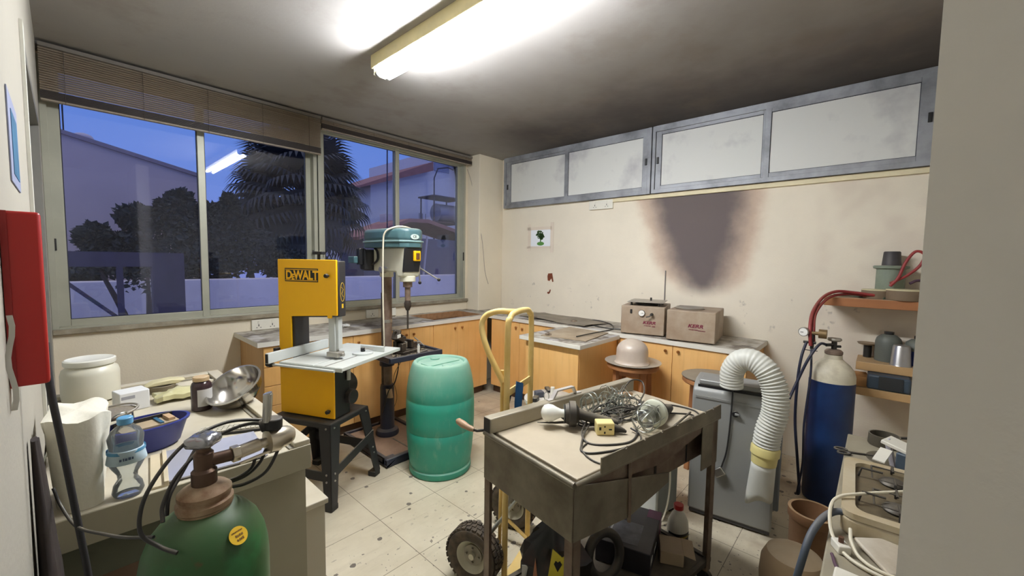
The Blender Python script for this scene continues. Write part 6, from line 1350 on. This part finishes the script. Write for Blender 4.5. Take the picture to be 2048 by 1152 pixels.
# ---------------- green gas cylinder in the foreground ----------------
GRN = mat('worn_green_paint', (44, 88, 46), .45, var=.15, scale=6, rgb2=(62, 76, 48), thr=(.25, .55), dust=.15)
def greenpatch():
    n, l = nd(GRN); (X, Y, Z), P = pos(n, l)
    mix_into(GRN, math_node(n, l, 'MULTIPLY', smooth(n, l, noise(n, l, P, 7, 4), .56, .68), .55), (40, 112, 62))
    mix_into(GRN, math_node(n, l, 'MULTIPLY', smooth(n, l, noise(n, l, P, 13, 3), .68, .74), .8), (110, 46, 34))
greenpatch()
BRS = mat('dull_nickel_brass', (196, 186, 166), .28, .8, var=.06)
def green():
    cx, cy = -3.545, -2.80
    t = thing('gas_cylinder', 'green gas cylinder with rusty neck and regulator in the left foreground', 'gas cylinder', (cx, cy, 0))
    MB().lathe([(.085, 0), (.100, .01), (.105, .03), (.105, .86), (.1035, .885), (.098, .915), (.087, .943), (.070, .965), (.052, .978), (.04, .983), (.0001, .984)], (0, 0, 0), 64).build('cylinder_body', GRN, t)
    MB().lathe([(.044, .968), (.044, .985), (.0465, .988), (.0465, .998), (.042, 1.001), (.042, 1.006), (.044, 1.009), (.044, 1.016), (.038, 1.022), (.022, 1.03), (.0001, 1.032)], (0, 0, 0), 40).build('neck_ring', mat('rusty_neck', (176, 156, 128), .6, .3, var=.2, scale=22, rgb2=(122, 88, 62)), t)
    v = MB(); v.lathe([(.0001, 1.03), (.021, 1.03), (.021, 1.055), (.016, 1.06), (.0165, 1.09), (.012, 1.095), (.012, 1.105)], (0, 0, 0), 24); v.cyl((0, 0, 1.072), (.045, .0, 1.070), .012, n=18); vo = v.build('valve', mat('brown_bronze', (96, 76, 64), .4, .7, var=.15), t)
    w = MB(); n = 48; vs = []; pr = [(.0001, 1.103), (.02, 1.103), (.030, 1.107), (.033, 1.113), (.031, 1.121), (.02, 1.127), (.012, 1.125), (.0001, 1.129)]
    for r_, z in pr:
        for j in range(n): a = 2*math.pi*j/n; q = r_*(1+(.12*math.cos(4*a) if r_ > .025 else 0)); vs.append((q*math.cos(a), q*math.sin(a), z))
    vs = [(x*.84, y*.84, z) for x, y, z in vs]; w.add(vs, [(i*n+j, i*n+(j+1) % n, (i+1)*n+(j+1) % n, (i+1)*n+j) for i in range(len(pr)-1) for j in range(n)]); w.build('valve_wheel', mat('chrome_wheel', (156, 156, 160), .22, .8, var=.04), vo, ang=60)
    s = MB().lathe([(.0, 0)]*0 or [(.0001, 0), (.0165, 0), (.0165, .0008), (.0001, .0008)], (0, 0, 0), 26); 
    s.M = Matrix.Identity(4); a = R(-68); nrm = Vector((math.cos(a)*.78, math.sin(a)*.78, .62)).normalized(); q = nrm.to_track_quat('Z', 'Y').to_matrix().to_4x4(); p = Vector((.0895*math.cos(a), .0895*math.sin(a), .9455)); s.v = [tuple((Matrix.Translation(p) @ q) @ Vector(v_)) for v_ in s.v]
    so = s.build('yellow_sticker', mat('yellow_sticker', (232, 188, 36), .5), t)
    u = Vector((-math.sin(a), math.cos(a), 0)); w_ = nrm.cross(u)
    print_marks('sticker_print', mat('brown_print', (120, 84, 20), .6), so, frame(p+nrm*.0012, u, w_), [(0, .0075, .02, .003), (.001, .0, .014, .005), (.001, -.0075, .014, .005)], 8, .0002)
    a2 = R(-140); 
    l = MB(); vs = []
    for i in range(9): b = R(-172+30*i/8); vs += [(.1062*math.cos(b), .1062*math.sin(b), .848+.004*math.sin(i)), (.1062*math.cos(b), .1062*math.sin(b), .885+.004*math.cos(i*2))]
    l.add(vs, [(2*i, 2*i+2, 2*i+3, 2*i+1) for i in range(8)]); l.build('torn_label', mat('torn_white_label', (206, 204, 188), .7), t)
    # regulator screwed to the valve, pointing to the right
    r = thing('cylinder_regulator', 'dull nickel gas regulator with black knob and steel tube, screwed to the green cylinder valve', 'regulator', (cx+.045, cy, 1.070), 6)
    m = MB(); m.cyl((0, 0, 0), (.014, 0, 0), .017, n=6); m.cyl((.014, 0, 0), (.052, 0, .003), .0135, n=20); m.cyl((.052, 0, .003), (.07, 0, .003), .010, n=16); m.build('inlet_nut', BRS, r, .001)
    m = MB(); m.tube([(.066, 0, .003), (.068, 0, .003), (.086, 0, .003), (.094, 0, .004), (.110, 0, .003), (.120, 0, .001), (.124, 0, 0)], [.010, .026, .027, .024, .021, .015, .004], 32); m.build('regulator_body', BRS, r)
    MB().cyl((.01, -.014, -.018), (.08, -.012, -.014), .003, n=8).build('side_rod', BRS, r)
    m = MB(); m.tube([(.079, .0, .028), (.080, .0, .052)], .019, 28); m.build('black_knob', BLK, r, .003); m = MB(); m.cyl((.058, .01, .036), (.072, .004, .04), .013, n=18); m.build('black_knob', BLK, r, .002)
    m = MB(); m.tube([(.066, -.004, .048), (.070, -.004, .108), (.0703, -.004, .110), (.0703, -.004, .106)], [.0085, .0092, .0078, .006], 22); m.build('steel_tube', mat('bright_tube', (186, 184, 176), .25, .85), r)
    CG = 'black hoses looped round the green cylinder'
    def hs(label, pts, r_=.0034): tag(MB().tube(smooth_path(pts, 9), r_, 10).build('black_hose', CABLE), label, 'hose', CG)
    X = cx; 
    hs('outermost black hose arching left of the green cylinder valve', [(X+.145, cy+.02, 1.10), (X+.10, cy+.03, 1.118), (X+.04, cy+.03, 1.128), (X-.03, cy-.0, 1.115), (X-.085, cy-.03, 1.06), (X-.098, cy-.04, 1.0), (X-.075, cy-.05, .965), (X-.03, cy-.0, 1.003+.0)][:7]+[(X-.055, cy-.075, .955)])
    hs('middle black hose curving behind the chrome handwheel', [(X+.13, cy+.01, 1.105), (X+.08, cy+.035, 1.112), (X+.02, cy+.045, 1.092), (X-.035, cy+.02, 1.055), (X-.062, cy+.0, 1.015), (X-.066, cy-.02, .99)])
    hs('innermost black hose close to the rusty neck', [(X+.0, cy+.06, 1.082), (X-.03, cy+.035, 1.045), (X-.052, cy+.01, 1.02), (X-.058, cy+.0, .99)])
    hs('black hose falling from the regulator down the right side, nearest the bench corner', [(X+.14, cy+.01, 1.07), (X+.128, cy-.0, 1.045), (X+.105, cy+.0, 1.01), (X+.075, cy+.03, .985), (X+.05, cy+.06, .975)])
    hs('black hose falling from the regulator, middle of the three on the right', [(X+.11, cy+.01, 1.055), (X+.10, cy+.02, 1.025), (X+.08, cy+.04, .998), (X+.05, cy+.06, .985)])
    hs('black hose falling from the regulator, nearest the neck', [(X+.09, cy+.01, 1.045), (X+.085, cy+.02, 1.02), (X+.07, cy+.045, .998), (X+.045, cy+.06, .99)])
    hs('black hose trailing left from the green cylinder to the towels', [(X-.08, cy-.03, .975), (X-.11, cy+.02, .965), (X-.135, cy+.10, .945), (X-.17, cy+.20, .93), (X-.19, cy+.26, .955), (X-.20, cy+.28, .99)], .0028)
green()
# ---------------- left wall: red box, poster, hanging strap, dark garment ----------------
RD = mat('red_enamel', (176, 32, 30), .4, var=.04, scale=4)
t = thing('fire_blanket_box', 'narrow red box fixed to the left wall near the camera', 'box', (-3.774, -2.77, 1.265)); bx('box_body', RD, t, .0, -.015, 0, .040, .015, .268, .004); bx('shaded_side_strip', mat('red_shadow_side', (150, 26, 26), .5), t, 0, -.017, .0, .007, -.0152, .268)  # darker red strip paints in the shaded left side of the box
t = thing('torn_paper', 'torn grey-white paper strip hanging in front of the red box', 'paper', (-3.7745, -2.80, 1.24)); MB().grid(lambda u, v: (.002+.006*u+.003*math.sin(9*v), -.02-.004*math.sin(7*v), .14*v), 2, 9, .001).build('paper', mat('grey_white_paper', (196, 194, 188), .8), t)
t = thing('blue_picture', 'small blue and white picture pinned on the left wall above the red box', 'picture', (-3.7745, -2.37, 1.70)); bx('picture_sheet', mat('picture_white', (140, 146, 172), .7), t, 0, -.13, -.09, .002, .12, .09); bx('picture_blue', mat('picture_blue', (56, 104, 136), .6, var=.2, scale=14), t, .002, -.07, -.07, .003, .08, .06)
struct(MB().box(-3.7745, -1.80, 0, -3.767, -1.742, DZ).build('trim_4', mat('white_door_trim', (204, 202, 190), .6)))
t = thing('dark_coat', 'dark garment hanging low against the left wall behind the black strap', 'coat', (-3.775, -2.52, .30))
m = MB(); n = 26; vs = []; rows = 12
for i in range(rows+1):
    f = i/rows; z = .0+.80*f
    for j in range(n): a = 2*math.pi*j/n; k = (1-.75*f**2); vs.append((.004+.022*k*(1+math.cos(a))*(1+.12*math.sin(7*a+i)), .075*k*math.sin(a)*(1+.1*math.sin(5*f)), z))
m.add(vs, [(i*n+j, i*n+(j+1) % n, (i+1)*n+(j+1) % n, (i+1)*n+j) for i in range(rows) for j in range(n)]+[tuple(range(n))[::-1], tuple(range(rows*n, (rows+1)*n))]); m.build('coat_body', mat('dark_brown_cloth', (44, 36, 34), .9, var=.2), t, ang=80)
tag(MB().tube(smooth_path([(-3.742, -2.58, 1.30), (-3.739, -2.60, 1.22), (-3.728, -2.60, 1.10), (-3.712, -2.60, .92), (-3.702, -2.60, .80), (-3.69, -2.59, .60), (-3.69, -2.58, .3), (-3.69, -2.58, .01)], 5), .0058, 10).build('black_strap', mat('black_webbing', (34, 32, 36), .7)), 'long black strap slanting down in front of the white towels', 'strap')
